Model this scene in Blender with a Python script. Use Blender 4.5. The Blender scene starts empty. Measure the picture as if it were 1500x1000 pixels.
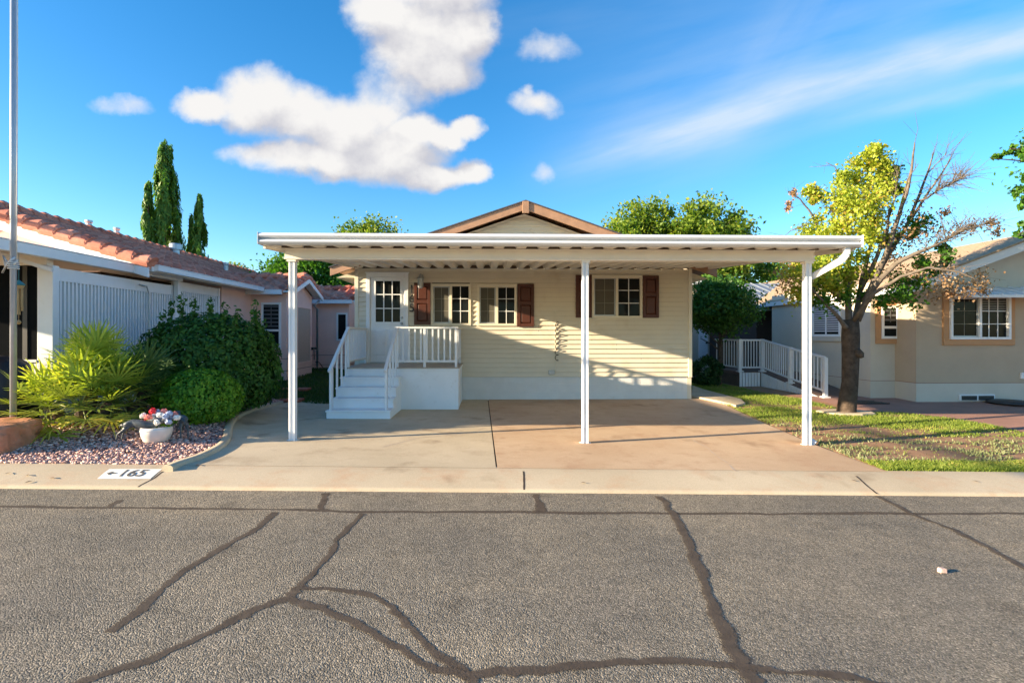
import bpy, bmesh, math, random
import numpy as np
from mathutils import Vector, Matrix
random.seed(7); rng = np.random.default_rng(11)
S = bpy.context.scene; COL = S.collection
R = math.radians
# ------------------------------------------------------------------ camera model
CAMZ, YAW, F, CX, CY = 1.51, R(1.5), 750.0, 731.6, 490.0
def ray(u, v):
    dx = (u - CX) / F; dz = -(v - CY) / F
    return (dx * math.cos(YAW) + math.sin(YAW), math.cos(YAW) - dx * math.sin(YAW), dz)
def W(u, v, Y):                      # photo pixel -> point on the vertical plane at distance Y
    d = ray(u, v); t = Y / d[1]
    return Vector((d[0] * t, Y, CAMZ + d[2] * t))
def sm(t):
    t = min(1.0, max(0.0, t)); return t * t * (3 - 2 * t)
def gz(x, y):                        # height of the ground
    s = min(1.0, max(0.0, (11.9 - y) / 5.4))
    z = -.016 * max(-14, min(14, x)) * s
    if x < -3.4 and y > 5.8:
        z += .20 * sm((-3.4 - x) / 2.2) * sm((y - 5.9) / 1.6) + .12 * sm((y - 13) / 6) * sm((-4 - x) / 1.5)
    return z
def G(u, v, dz=0.0):                 # photo pixel -> point on the ground
    d = ray(u, v); z = dz
    for _ in range(30):
        t = (z - CAMZ) / d[2]; x, y = d[0] * t, d[1] * t
        z = gz(x, y) + dz
    return Vector((x, y, z))
def RD(u, v, dz=0.0):                # photo pixel -> point on the road
    d = ray(u, v); z = -.105
    for _ in range(30):
        t = (z - CAMZ) / d[2]; x, y = d[0] * t, d[1] * t
        z = -.105 - .016 * max(-14, min(14, x)) + dz
    return Vector((x, y, z))
# ------------------------------------------------------------------ materials
def nodes(name):
    m = bpy.data.materials.new(name); m.use_nodes = True
    nt = m.node_tree; b = nt.nodes['Principled BSDF']
    return m, nt, b
def N(nt, t, **kw):
    n = nt.nodes.new(t)
    for k, v in kw.items():
        if k in ('operation', 'blend_type', 'data_type', 'noise_dimensions', 'feature', 'attribute_name', 'interpolation_type', 'wave_type', 'bands_direction', 'clamp'):
            setattr(n, k, v)
        else:
            n.inputs[k].default_value = v
    return n
def ramp(nt, fac, stops):
    r = nt.nodes.new('ShaderNodeValToRGB'); e = r.color_ramp.elements
    while len(e) < len(stops): e.new(.5)
    for i, (p, c) in enumerate(stops):
        e[i].position = p; e[i].color = (*c, 1) if len(c) == 3 else c
    nt.links.new(fac, r.inputs[0]); return r.outputs[0]
def noise(nt, scale, detail=4, rough=.55, co=None, vec=None):
    n = nt.nodes.new('ShaderNodeTexNoise'); n.inputs['Scale'].default_value = scale
    n.inputs['Detail'].default_value = detail; n.inputs['Roughness'].default_value = rough
    if vec is None:
        t = nt.nodes.new('ShaderNodeNewGeometry'); vec = t.outputs['Position']
    nt.links.new(vec, n.inputs['Vector']); return n.outputs['Fac']
def bump(nt, b, h, strength, dist=.01):
    k = nt.nodes.new('ShaderNodeBump'); k.inputs['Strength'].default_value = strength; k.inputs['Distance'].default_value = dist
    nt.links.new(h, k.inputs['Height']); nt.links.new(k.outputs[0], b.inputs['Normal'])
def mul(c, k): return tuple(min(1, x * k) for x in c)
def surf(name, c, rough=.6, var=.12, scale=3.0, bs=0.0, bscale=60, spec=.4, metal=0, dirt=None):
    m, nt, b = nodes(name)
    f = noise(nt, scale, 6, .6)
    o = ramp(nt, f, [(.3, mul(c, 1 - var)), (.7, mul(c, 1 + var))])
    if dirt:
        g = noise(nt, dirt[1], 8, .7)
        mx = N(nt, 'ShaderNodeMix', data_type='RGBA'); 
        fr = ramp(nt, g, [(dirt[2], (0, 0, 0)), (dirt[2] + .2, (1, 1, 1))])
        nt.links.new(fr, mx.inputs[0]); nt.links.new(o, mx.inputs[6]); mx.inputs[7].default_value = (*dirt[0], 1)
        o = mx.outputs[2]
    nt.links.new(o, b.inputs['Base Color']); b.inputs['Roughness'].default_value = rough
    b.inputs['Specular IOR Level'].default_value = spec; b.inputs['Metallic'].default_value = metal
    if bs: bump(nt, b, noise(nt, bscale, 5, .6), bs)
    return m
def leafmat(name, c1, c2, tr=.35, c3=None):
    m, nt, b = nodes(name)
    a = N(nt, 'ShaderNodeAttribute', attribute_name='v')
    st = [(0, c1), (1, c2)] if c3 is None else [(0, c1), (.75, c2), (1, c3)]
    o = ramp(nt, a.outputs['Fac'], st)
    nt.links.new(o, b.inputs['Base Color']); b.inputs['Roughness'].default_value = .5; b.inputs['Specular IOR Level'].default_value = .3
    t = nt.nodes.new('ShaderNodeBsdfTranslucent'); 
    g = N(nt, 'ShaderNodeMix', data_type='RGBA', blend_type='MULTIPLY'); g.inputs[0].default_value = 1
    nt.links.new(o, g.inputs[6]); g.inputs[7].default_value = (1.25, 1.35, .5, 1); nt.links.new(g.outputs[2], t.inputs[0])
    mx = nt.nodes.new('ShaderNodeMixShader'); mx.inputs[0].default_value = tr
    nt.links.new(b.outputs[0], mx.inputs[1]); nt.links.new(t.outputs[0], mx.inputs[2])
    nt.links.new(mx.outputs[0], nt.nodes['Material Output'].inputs[0]); return m
M = {}
M['siding'] = surf('cream vinyl siding', (.71, .64, .51), .5, .04, 2, .05, 40, dirt=((.61, .52, .38), 1.3, .56))
M['siding_gable'] = surf('gable vinyl siding', (.62, .57, .44), .5, .05, 2, dirt=((.42, .33, .2), 2.5, .58))
M['white'] = surf('white painted metal', (.72, .73, .745), .38, .03, 5, .03, 90, .5, dirt=((.58, .55, .49), 4, .60))
M['whitewood'] = surf('white painted wood', (.80, .81, .82), .5, .03, 4, .08, 50, .4, dirt=((.62, .59, .54), 5, .60))
M['pan'] = surf('beige painted roof pan', (.78, .72, .63), .4, .04, 3)
M['trimcream'] = surf('cream trim', (.74, .68, .54), .5, .03, 3)
M['shutter'] = surf('reddish brown shutter', (.085, .026, .016), .42, .08, 6, .04, 80)
M['brownfascia'] = surf('brown painted fascia', (.33, .19, .115), .55, .14, 5, .1, 40)
M['shingle'] = surf('dark shingles', (.07, .07, .08), .9, .3, 20, .5, 60)
M['tanshingle'] = surf('tan shingles', (.42, .29, .18), .9, .25, 18, .5, 60)
M['grayshingle'] = surf('shade blue metal roof', (.17, .2, .25), .5, .2, 8, .1, 60)  # the blue-grey of the roof's shade is put into its colour
M['black'] = surf('black metal', (.02, .02, .022), .45, .1, 5)
M['blackcloth'] = surf('black fabric cover', (.012, .013, .018), .55, .3, 8, .5, 14)
M['steel'] = surf('grey steel', (.42, .44, .46), .35, .08, 8, metal=.6)
M['galv'] = surf('galvanised pole', (.42, .45, .50), .3, .06, 10, metal=.35)
M['deck'] = surf('deck boards', (.42, .36, .29), .7, .1, 8, .2, 40)
M['pink'] = surf('pink stucco', (.84, .57, .49), .9, .06, 2, .25, 130)
M['pinkdark'] = surf('tan sun screen', (.50, .38, .30), .8, .04, 20)
M['groove'] = surf('groove line', (.3, .16, .12), .9, .04, 2)
M['beige'] = surf('beige stucco', (.47, .37, .265), .9, .05, 2, .3, 130)
M['beigelight'] = surf('pale stucco', (.58, .52, .43), .9, .05, 2, .3, 130)
M['orange'] = surf('ochre window trim', (.52, .285, .14), .8, .06, 3, .2, 110)
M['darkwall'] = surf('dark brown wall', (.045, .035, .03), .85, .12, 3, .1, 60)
M['creamwall'] = surf('cream wall', (.52, .46, .36), .8, .06, 3)
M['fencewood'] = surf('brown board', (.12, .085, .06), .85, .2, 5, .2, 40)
M['bark'] = surf('bark', (.10, .075, .058), .95, .35, 14, .9, 45, .1)
M['barkpale'] = surf('pale bark', (.145, .12, .098), .95, .3, 12, .6, 50, .1)
M['sandstone'] = surf('red sandstone', (.50, .235, .14), .9, .2, 4, .7, 30, .1, dirt=((.58, .32, .2), 6, .6))
M['statue'] = surf('grey bronze statue', (.085, .095, .10), .45, .25, 20, .2, 60)
M['pot'] = surf('white glazed pot', (.74, .68, .62), .5, .06, 10, .1, 60)
M['paintwhite'] = surf('white kerb paint', (.80, .78, .72), .7, .05, 14, dirt=((.6, .53, .44), 16, .64))
M['paintblack'] = surf('worn black paint', (.10, .09, .085), .7, .3, 20)
M['redconc'] = surf('red tinted concrete', (.36, .19, .14), .85, .12, 2, .15, 60)
M['paver'] = surf('red paver', (.35, .13, .09), .9, .15, 6, .2, 50)
M['sealant'] = surf('tar crack sealant', (.088, .066, .050), .8, .25, 9, .5, 60, .25)
M['joint'] = surf('joint gap', (.05, .035, .03), .95, .1, 9)
M['cable'] = surf('brown cable', (.12, .09, .06), .6, .1, 9)
M['wood'] = surf('pale bamboo wood', (.42, .27, .12), .7, .15, 12)
M['rope'] = surf('white rope', (.7, .68, .65), .9, .1, 20)
M['dirt'] = surf('bare soil', (.33, .185, .11), .95, .2, 4, .6, 40, .1)
M['lawnsoil'] = surf('lawn soil', (.34, .20, .11), .95, .3, 4, .5, 50, .1, dirt=((.40, .235, .145), 1.1, .38))
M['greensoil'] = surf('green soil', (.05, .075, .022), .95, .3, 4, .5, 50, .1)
M['blind'] = surf('white slat blind', (.5, .5, .52), .6, .05, 9)
m, nt, b = nodes('window glass'); b.inputs['Base Color'].default_value = (.012, .014, .014, 1); b.inputs['Roughness'].default_value = .04; b.inputs['IOR'].default_value = 1.30; b.inputs['Specular IOR Level'].default_value = .25
M['glass'] = m
m, nt, b = nodes('frosted lamp glass'); b.inputs['Base Color'].default_value = (.75, .78, .75, 1); b.inputs['Roughness'].default_value = .15; b.inputs['Transmission Weight'].default_value = .4
M['lampglass'] = m
M['screen'] = surf('window insect screen', (.095, .088, .068), .7, .05, 8)
m, nt, b = nodes('ragged tar crack sealant'); a_ = N(nt, 'ShaderNodeAttribute', attribute_name='e')
o_ = ramp(nt, noise(nt, 9, 6, .65), [(.3, (.058, .040, .027)), (.7, (.115, .083, .058))]); nt.links.new(o_, b.inputs['Base Color']); b.inputs['Roughness'].default_value = .85; bump(nt, b, noise(nt, 70, 5, .65), .6, .006)
s_ = N(nt, 'ShaderNodeMath', operation='MULTIPLY_ADD'); nt.links.new(noise(nt, 60, 5, .7), s_.inputs[0]); s_.inputs[1].default_value = 1.5; nt.links.new(a_.outputs['Fac'], s_.inputs[2])
q_ = N(nt, 'ShaderNodeMapRange', ); nt.links.new(s_.outputs[0], q_.inputs[0]); q_.inputs[1].default_value = .85; q_.inputs[2].default_value = 1.15
w_ = N(nt, 'ShaderNodeMath', operation='MULTIPLY'); nt.links.new(q_.outputs[0], w_.inputs[0]); w_.inputs[1].default_value = .88
t_ = nt.nodes.new('ShaderNodeBsdfTransparent'); x_ = nt.nodes.new('ShaderNodeMixShader'); nt.links.new(w_.outputs[0], x_.inputs[0]); nt.links.new(t_.outputs[0], x_.inputs[1]); nt.links.new(b.outputs[0], x_.inputs[2]); nt.links.new(x_.outputs[0], nt.nodes['Material Output'].inputs[0]); M['tar'] = m
# concrete with stains and pour variation
def concrete(name, a, b2, stain):
    m, nt, b = nodes(name)
    f = noise(nt, .55, 7, .62); o = ramp(nt, f, [(.35, a), (.65, b2)])
    g = noise(nt, 2.4, 9, .72)
    mx = N(nt, 'ShaderNodeMix', data_type='RGBA'); fr = ramp(nt, g, [(.50, (0, 0, 0)), (.72, (.75, .75, .75))])
    nt.links.new(fr, mx.inputs[0]); nt.links.new(o, mx.inputs[6]); mx.inputs[7].default_value = (*stain, 1)
    sp = noise(nt, 120, 2, .5); mm = N(nt, 'ShaderNodeMix', data_type='RGBA', blend_type='MULTIPLY'); mm.inputs[0].default_value = 1
    nt.links.new(mx.outputs[2], mm.inputs[6]); nt.links.new(ramp(nt, sp, [(.3, (.86, .86, .86)), (.6, (1.06, 1.06, 1.06))]), mm.inputs[7])
    st_ = N(nt, 'ShaderNodeMix', data_type='RGBA', blend_type='MULTIPLY'); st_.inputs[0].default_value = 1; nt.links.new(mm.outputs[2], st_.inputs[6])
    nt.links.new(ramp(nt, noise(nt, 1.7, 3, .5, vec=None), [(.60, (1, 1, 1)), (.69, (.80, .77, .75)), (.72, (.66, .63, .61))]), st_.inputs[7])
    nt.links.new(st_.outputs[2], b.inputs['Base Color']); b.inputs['Roughness'].default_value = .82; b.inputs['Specular IOR Level'].default_value = .3
    bump(nt, b, noise(nt, 160, 4, .6), .18, .004); return m
M['concgrey'] = concrete('grey tan concrete', (.49, .40, .275), (.60, .495, .35), (.41, .31, .21))
M['concred'] = concrete('reddish tan concrete', (.51, .345, .215), (.62, .455, .30), (.43, .25, .15))
M['kerbconc'] = concrete('kerb concrete', (.48, .39, .27), (.57, .47, .335), (.50, .32, .20))
# asphalt: exposed aggregate
m, nt, b = nodes('worn asphalt')
g = nt.nodes.new('ShaderNodeNewGeometry')
v1 = nt.nodes.new('ShaderNodeTexVoronoi'); v1.inputs['Scale'].default_value = 120; nt.links.new(g.outputs['Position'], v1.inputs['Vector'])
agg = ramp(nt, v1.outputs['Color'], [(.1, (.10, .089, .071)), (.45, (.185, .163, .129)), (.75, (.275, .241, .19)), (1, (.45, .39, .31))])
big = noise(nt, .7, 6, .65); mid = noise(nt, 7, 5, .6)
mm = N(nt, 'ShaderNodeMix', data_type='RGBA', blend_type='MULTIPLY'); mm.inputs[0].default_value = 1
nt.links.new(agg, mm.inputs[6]); nt.links.new(ramp(nt, big, [(.3, (.78, .78, .80)), (.7, (1.2, 1.15, 1.08))]), mm.inputs[7])
m2 = N(nt, 'ShaderNodeMix', data_type='RGBA', blend_type='MULTIPLY'); m2.inputs[0].default_value = 1
nt.links.new(mm.outputs[2], m2.inputs[6]); nt.links.new(ramp(nt, mid, [(.3, (.85, .85, .85)), (.7, (1.12, 1.12, 1.12))]), m2.inputs[7])
mp = nt.nodes.new('ShaderNodeMapping'); mp.inputs['Scale'].default_value = (.12, 1.1, 1); nt.links.new(g.outputs['Position'], mp.inputs['Vector'])
m3 = N(nt, 'ShaderNodeMix', data_type='RGBA', blend_type='MULTIPLY'); m3.inputs[0].default_value = 1; nt.links.new(m2.outputs[2], m3.inputs[6]); nt.links.new(ramp(nt, noise(nt, 1.3, 5, .6, vec=mp.outputs[0]), [(.3, (.84, .85, .87)), (.55, (1, 1, 1)), (.75, (1.12, 1.08, 1.02))]), m3.inputs[7])
m4 = N(nt, 'ShaderNodeMix', data_type='RGBA', blend_type='MULTIPLY'); m4.inputs[0].default_value = 1; nt.links.new(m3.outputs[2], m4.inputs[6]); nt.links.new(ramp(nt, noise(nt, 2.2, 3, .5), [(.62, (1, 1, 1)), (.72, (.80, .79, .78))]), m4.inputs[7])
nt.links.new(m4.outputs[2], b.inputs['Base Color']); b.inputs['Roughness'].default_value = .85; b.inputs['Specular IOR Level'].default_value = .35
ad = N(nt, 'ShaderNodeMath', operation='ADD'); inv = N(nt, 'ShaderNodeMath', operation='MULTIPLY'); inv.inputs[1].default_value = -1.0
nt.links.new(v1.outputs['Distance'], inv.inputs[0]); nt.links.new(inv.outputs[0], ad.inputs[0]); nt.links.new(noise(nt, 30, 5, .6), ad.inputs[1])
bump(nt, b, ad.outputs[0], .75, .008); M['asphalt'] = m
# clay roof tiles
m, nt, b = nodes('clay roof tile')
g = nt.nodes.new('ShaderNodeNewGeometry'); vt = nt.nodes.new('ShaderNodeTexVoronoi'); vt.inputs['Scale'].default_value = 3.3
nt.links.new(g.outputs['Position'], vt.inputs['Vector'])
o = ramp(nt, vt.outputs['Color'], [(.1, (.42, .135, .095)), (.5, (.54, .20, .135)), (.9, (.66, .28, .20))])
mm = N(nt, 'ShaderNodeMix', data_type='RGBA', blend_type='MULTIPLY'); mm.inputs[0].default_value = 1
nt.links.new(o, mm.inputs[6]); nt.links.new(ramp(nt, noise(nt, 14, 6, .7), [(.3, (.8, .8, .8)), (.7, (1.15, 1.15, 1.15))]), mm.inputs[7])
nt.links.new(mm.outputs[2], b.inputs['Base Color']); b.inputs['Roughness'].default_value = .85; b.inputs['Specular IOR Level'].default_value = .2
bump(nt, b, noise(nt, 60, 4), .2, .006); M['tile'] = m
# leaves etc
M['leaf_shrub'] = leafmat('dark glossy shrub leaf', (.03, .095, .014), (.085, .20, .03), .3)
M['leaf_round'] = leafmat('bright boxwood leaf', (.06, .19, .016), (.26, .47, .04), .38)
M['leaf_tree'] = leafmat('tree leaf', (.07, .15, .02), (.22, .31, .04), .45, (.32, .33, .05))
M['leaf_green'] = leafmat('green tree leaf', (.035, .12, .014), (.11, .25, .025), .4)
M['leaf_dark'] = leafmat('dark tree leaf', (.02, .06, .018), (.05, .12, .03), .3)
M['leaf_yellow'] = leafmat('yellow autumn leaf', (.20, .29, .025), (.47, .50, .06), .42, (.45, .32, .07))
M['leaf_dry'] = leafmat('dry brown leaf', (.22, .12, .06), (.40, .26, .15), .3)
M['leaf_cyp'] = leafmat('cypress needle', (.045, .14, .022), (.17, .32, .045), .3)
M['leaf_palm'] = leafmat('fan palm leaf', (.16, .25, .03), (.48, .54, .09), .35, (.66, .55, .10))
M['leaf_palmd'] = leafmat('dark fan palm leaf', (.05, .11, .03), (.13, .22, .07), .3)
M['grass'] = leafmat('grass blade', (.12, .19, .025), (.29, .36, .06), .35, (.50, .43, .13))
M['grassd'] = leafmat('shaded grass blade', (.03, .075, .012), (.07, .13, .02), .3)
M['weed'] = leafmat('grey green weed', (.16, .19, .08), (.28, .30, .16), .3)
M['gravel'] = leafmat('pink gravel', (.32, .165, .145), (.63, .41, .35), 0, (.80, .66, .60))
M['petal'] = leafmat('flower petal', (.1, .1, .1), (.1, .1, .1), .2)
# ------------------------------------------------------------------ mesh helpers
ORG = {}
class MB:
    def __init__(s): s.v = []; s.f = []; s.sm = False
    def add(s, vs, fs):
        n = len(s.v); s.v += [tuple(p) for p in vs]; s.f += [tuple(i + n for i in f) for f in fs]; return s
    def box(s, x0, x1, y0, y1, z0, z1):
        return s.add([(x0, y0, z0), (x1, y0, z0), (x1, y1, z0), (x0, y1, z0), (x0, y0, z1), (x1, y0, z1), (x1, y1, z1), (x0, y1, z1)],
                     [(0, 3, 2, 1), (4, 5, 6, 7), (0, 1, 5, 4), (1, 2, 6, 5), (2, 3, 7, 6), (3, 0, 4, 7)])
    def hexa(s, b, t):               # bottom quad, top quad (same winding seen from above ccw)
        return s.add(list(b) + list(t), [(0, 3, 2, 1), (4, 5, 6, 7), (0, 1, 5, 4), (1, 2, 6, 5), (2, 3, 7, 6), (3, 0, 4, 7)])
    def bar(s, a, b, w, h, up=(0, 0, 1)):
        a, b = Vector(a), Vector(b); d = (b - a).normalized(); u = Vector(up)
        sx = d.cross(u).normalized() * w / 2; sz = sx.cross(d).normalized() * h / 2
        return s.add([a - sx - sz, a + sx - sz, b + sx - sz, b - sx - sz, a - sx + sz, a + sx + sz, b + sx + sz, b - sx + sz],
                     [(0, 3, 2, 1), (4, 5, 6, 7), (0, 1, 5, 4), (1, 2, 6, 5), (2, 3, 7, 6), (3, 0, 4, 7)])
    def prism(s, poly, axis, a, b):  # polygon of 2-D points extruded along axis 0/1/2 from a to b
        def P(p, t):
            q = list(p); q.insert(axis, t); return q
        n = len(poly); vs = [P(p, a) for p in poly] + [P(p, b) for p in poly]
        fs = [tuple(range(n))[::-1], tuple(range(n, 2 * n))] + [(i, (i + 1) % n, n + (i + 1) % n, n + i) for i in range(n)]
        return s.add(vs, fs)
    def tube(s, pts, rad, n=8, cap=True):
        pts = [Vector(p) for p in pts]; rad = [rad] * len(pts) if isinstance(rad, (int, float)) else rad
        d0 = (pts[1] - pts[0]).normalized(); u = d0.orthogonal().normalized(); base = len(s.v); vs = []
        for i, p in enumerate(pts):
            d = (pts[min(i + 1, len(pts) - 1)] - pts[max(i - 1, 0)]).normalized()
            u = (u - d * u.dot(d)).normalized(); w = d.cross(u)
            for k in range(n):
                a = 2 * math.pi * k / n; vs.append(p + (u * math.cos(a) + w * math.sin(a)) * rad[i])
        fs = [(i * n + k, i * n + (k + 1) % n, (i + 1) * n + (k + 1) % n, (i + 1) * n + k) for i in range(len(pts) - 1) for k in range(n)]
        if cap: fs += [tuple(range(n))[::-1], tuple((len(pts) - 1) * n + k for k in range(n))]
        return s.add(vs, fs)
    def lathe(s, c, prof, n=20):     # prof: (r, z) list from bottom to top
        vs = [(c[0] + r * math.cos(2 * math.pi * k / n), c[1] + r * math.sin(2 * math.pi * k / n), c[2] + z) for r, z in prof for k in range(n)]
        fs = [(i * n + k, i * n + (k + 1) % n, (i + 1) * n + (k + 1) % n, (i + 1) * n + k) for i in range(len(prof) - 1) for k in range(n)]
        fs += [tuple(range(n))[::-1], tuple((len(prof) - 1) * n + k for k in range(n))]
        return s.add(vs, fs)
    def build(s, name, mat, parent=None, bevel=0, smooth=False, loc=None):
        root = parent
        while root is not None and root.parent is not None: root = root.parent
        org = ORG.get(root.name if root else None, Vector((0, 0, 0)))
        if parent is None and loc is not None: org = Vector(loc)
        me = bpy.data.meshes.new(name); me.from_pydata([(p[0] - org.x, p[1] - org.y, p[2] - org.z) for p in s.v], [], s.f)
        me.update(); o = bpy.data.objects.new(name, me); COL.objects.link(o); me.materials.append(M[mat] if isinstance(mat, str) else mat)
        if parent is not None: o.parent = parent
        elif loc is not None: o.location = org; ORG[o.name] = org
        if smooth: me.polygons.foreach_set('use_smooth', [True] * len(me.polygons))
        if bevel:
            b = o.modifiers.new('bevel', 'BEVEL'); b.width = bevel; b.segments = 2; b.limit_method = 'ANGLE'; b.angle_limit = R(40)
        return o
def tag(o, label=None, cat=None, group=None, kind=None):
    if label: o['label'] = label
    if cat: o['category'] = cat
    if group: o['group'] = group
    if kind: o['kind'] = kind
    return o
def thing(name, loc, label, cat, group=None):
    o = bpy.data.objects.new(name, None); COL.objects.link(o); o.location = loc; o.empty_display_size = .2
    ORG[o.name] = Vector(loc); return tag(o, label, cat, group)
def struct(o): o['kind'] = 'structure'; return o
def npmesh(name, V, Fc, mat, parent=None, att=None, loc=None, smooth=False):
    root = parent
    while root is not None and root.parent is not None: root = root.parent
    org = ORG.get(root.name if root else None, Vector((0, 0, 0)))
    if parent is None and loc is not None: org = Vector(loc)
    V = np.asarray(V, dtype=np.float32) - np.array(org, dtype=np.float32); Fc = np.asarray(Fc, dtype=np.int32)
    me = bpy.data.meshes.new(name); m_, k = Fc.shape
    me.vertices.add(len(V)); me.vertices.foreach_set('co', V.ravel())
    me.loops.add(m_ * k); me.loops.foreach_set('vertex_index', Fc.ravel())
    me.polygons.add(m_); me.polygons.foreach_set('loop_start', np.arange(m_, dtype=np.int32) * k)
    me.update(calc_edges=True)
    if att is not None:
        a = me.attributes.new('v', 'FLOAT', 'FACE'); a.data.foreach_set('value', np.asarray(att, dtype=np.float32))
    if smooth: me.polygons.foreach_set('use_smooth', np.ones(m_, dtype=bool))
    o = bpy.data.objects.new(name, me); COL.objects.link(o); me.materials.append(M[mat])
    if parent is not None: o.parent = parent
    elif loc is not None: o.location = org; ORG[o.name] = org
    return o
def unit(a): return a / np.maximum(np.linalg.norm(a, axis=1, keepdims=True), 1e-6)
def leaves(P, out, size, width=.55, droop=.3, rnd=1.0):
    """diamond shaped folded leaves at points P, facing roughly along out"""
    n = len(P); L = size * rng.uniform(.65, 1.25, n)[:, None]
    nor = unit(out + rnd * rng.normal(0, .7, (n, 3)) + np.array([0, 0, .25]))
    ax = rng.normal(0, 1, (n, 3)) + np.array([0, 0, -droop * 2]); ax = unit(ax - nor * (ax * nor).sum(1, keepdims=True))
    bx = np.cross(nor, ax)
    V = np.stack([P - ax * L, P + bx * L * width + nor * L * .18, P + ax * L, P - bx * L * width + nor * L * .18], 1).reshape(-1, 3)
    F_ = np.arange(4 * n).reshape(n, 4); return V, F_
def clumps(cl, power=.45):
    """cl: (centre, (rx,ry,rz), n) -> points, outward dirs"""
    Ps, Os = [], []
    for c, r, n in cl:
        d = unit(rng.normal(0, 1, (n, 3))); rr = rng.uniform(0, 1, (n, 1)) ** abs(power)
        r = np.array(r if hasattr(r, '__len__') else (r, r, r)); Ps.append(np.array(c) + (d * rr * r if power > 0 else np.clip(rng.normal(0, .55, (n, 3)), -1.5, 1.5) * r)); Os.append(d)
    return np.concatenate(Ps), np.concatenate(Os)
def foliage(name, cl, size, mat, parent, power=.45, width=.55, droop=.3, rnd=1.0):
    P, O = clumps(cl, power); V, F_ = leaves(P, O, size, width, droop, rnd)
    base = np.concatenate([np.full(n, rng.uniform(-.22, .22)) for _, _, n in cl])
    return npmesh(name, V, F_, mat, parent, np.clip(base + rng.uniform(.05, .95, len(P)), 0, 1))
def textmesh(txt, size, extrude):
    c = bpy.data.curves.new('digits', 'FONT'); c.body = txt; c.size = size; c.extrude = extrude; c.align_x = 'CENTER'; c.align_y = 'CENTER'
    c.offset = size * .012
    o = bpy.data.objects.new('digits', c); COL.objects.link(o); dg = bpy.context.evaluated_depsgraph_get()
    me = bpy.data.meshes.new_from_object(o.evaluated_get(dg)); vs = [tuple(v.co) for v in me.vertices]; fs = [tuple(p.vertices) for p in me.polygons]
    bpy.data.objects.remove(o); bpy.data.curves.remove(c); bpy.data.meshes.remove(me); return vs, fs
SKYSAT, SKYVAL, SKYSTR, EXPO = 1.30, .99, .102, 1.72
CLD_LO, CLD_HI, CIRRUS = (1.85, 1.85, 2.02), (2.8, 2.75, 2.70), (2.3, 2.6, 2.85)
# ================================================================== SETTING
def sheet(name, xs, ys, zf, mat, parent=None):
    vs = [(x, y, zf(x, y)) for y in ys for x in xs]; n = len(xs)
    fs = [(j * n + i, j * n + i + 1, (j + 1) * n + i + 1, (j + 1) * n + i) for j in range(len(ys) - 1) for i in range(n - 1)]
    mb = MB(); mb.add(vs, fs); o = mb.build(name, mat, parent, smooth=True); return struct(o)
lin = lambda a, b, n: [a + (b - a) * i / n for i in range(n + 1)]
roadz = lambda x, y: -.105 - .016 * max(-14, min(14, x))
sheet('road', [-300, -60, -14] + lin(-13, 13, 26) + [14, 60, 300], lin(-40, 5.27, 30), roadz, 'asphalt')
sheet('ground', [-300, -100, -40, -20] + lin(-14, 14, 56) + [20, 40, 100, 300], [5.7] + lin(6, 24, 72) + [30, 60, 150, 500],
      lambda x, y: gz(x, y) - .04 - (.05 if y < 5.9 else 0), 'dirt')
# rolled kerb
prof = [(5.245, -.12), (5.25, -.085), (5.30, -.072), (5.42, -.05), (5.56, -.022), (5.70, -.004), (5.82, .002), (5.86, .001)]
mb = MB(); xs = [-60] + lin(-14, 14, 56) + [60]
vs = [(x, y, z - .016 * max(-14, min(14, x))) for x in xs for y, z in prof]; k = len(prof)
mb.add(vs, [(i * k + j, i * k + j + 1, (i + 1) * k + j + 1, (i + 1) * k + j) for i in range(len(xs) - 1) for j in range(k - 1)])
struct(mb.build('kerb', 'kerbconc', smooth=True))
def kz(x, y):                        # height of the kerb's top surface
    for (a, za), (b2, zb) in zip(prof[1:-1], prof[2:-1]):
        if a <= y <= b2: return za + (zb - za) * (y - a) / (b2 - a) - .016 * x
    return prof[-2][1] - .016 * x
def kerbpt(u, v):
    y = 5.5
    d = ray(u, v)
    for _ in range(40):
        z = kz(d[0] * y / d[1], min(5.82, max(5.25, y))); y = .5 * y + .5 * (z - CAMZ) / d[2] * d[1]
    return Vector((d[0] * y / d[1], y, z))
# driveway: grey half and reddish half, rows from kerb to wall
lpx = [(225, 690), (250, 690), (300, 668), (326, 655), (333, 643), (331, 630), (338, 616), (352, 608), (375, 600), (400, 594), (420, 590)]
LB = sorted([(G(u, v).y, G(u, v).x) for u, v in lpx[1:]]); LB = [(5.80, LB[0][1] - .15)] + [p for p in LB if p[0] > 5.83]
rpx = [(1307, 694), (1190, 650), (1120, 620), (1085, 604), (1060, 592), (1020, 583)]
RB = sorted([(G(u, v).y, G(u, v).x) for u, v in rpx]); RB = [(5.80, RB[0][1] + .02)] + [p for p in RB if p[0] > 5.83]
def interp(T, y):
    if y <= T[0][0]: return T[0][1]
    for (a, xa), (b2, xb) in zip(T, T[1:]):
        if a <= y <= b2: return xa + (xb - xa) * (y - a) / (b2 - a)
    return T[-1][1]
SEAM = lambda y: .06 - .012 * (y - 5.8) + .06
def slab(name, fa, fb, mat, y0=5.80, y1=11.93, nx=16):
    ys = lin(y0, y1, 44); vs = []
    for y in ys:
        a, b2 = fa(y), fb(y); vs += [(a + (b2 - a) * i / nx, y, gz(a + (b2 - a) * i / nx, y) + .004) for i in range(nx + 1)]
    n = nx + 1; mb = MB(); mb.add(vs, [(j * n + i, j * n + i + 1, (j + 1) * n + i + 1, (j + 1) * n + i) for j in range(44) for i in range(nx)])
    return struct(mb.build(name, mat, smooth=True))
slab('driveway', lambda y: interp(LB, y), lambda y: SEAM(y) - .008, 'concgrey', y1=11.6 )
slab('driveway', lambda y: SEAM(y) + .008, lambda y: interp(RB, y), 'concred')
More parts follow.
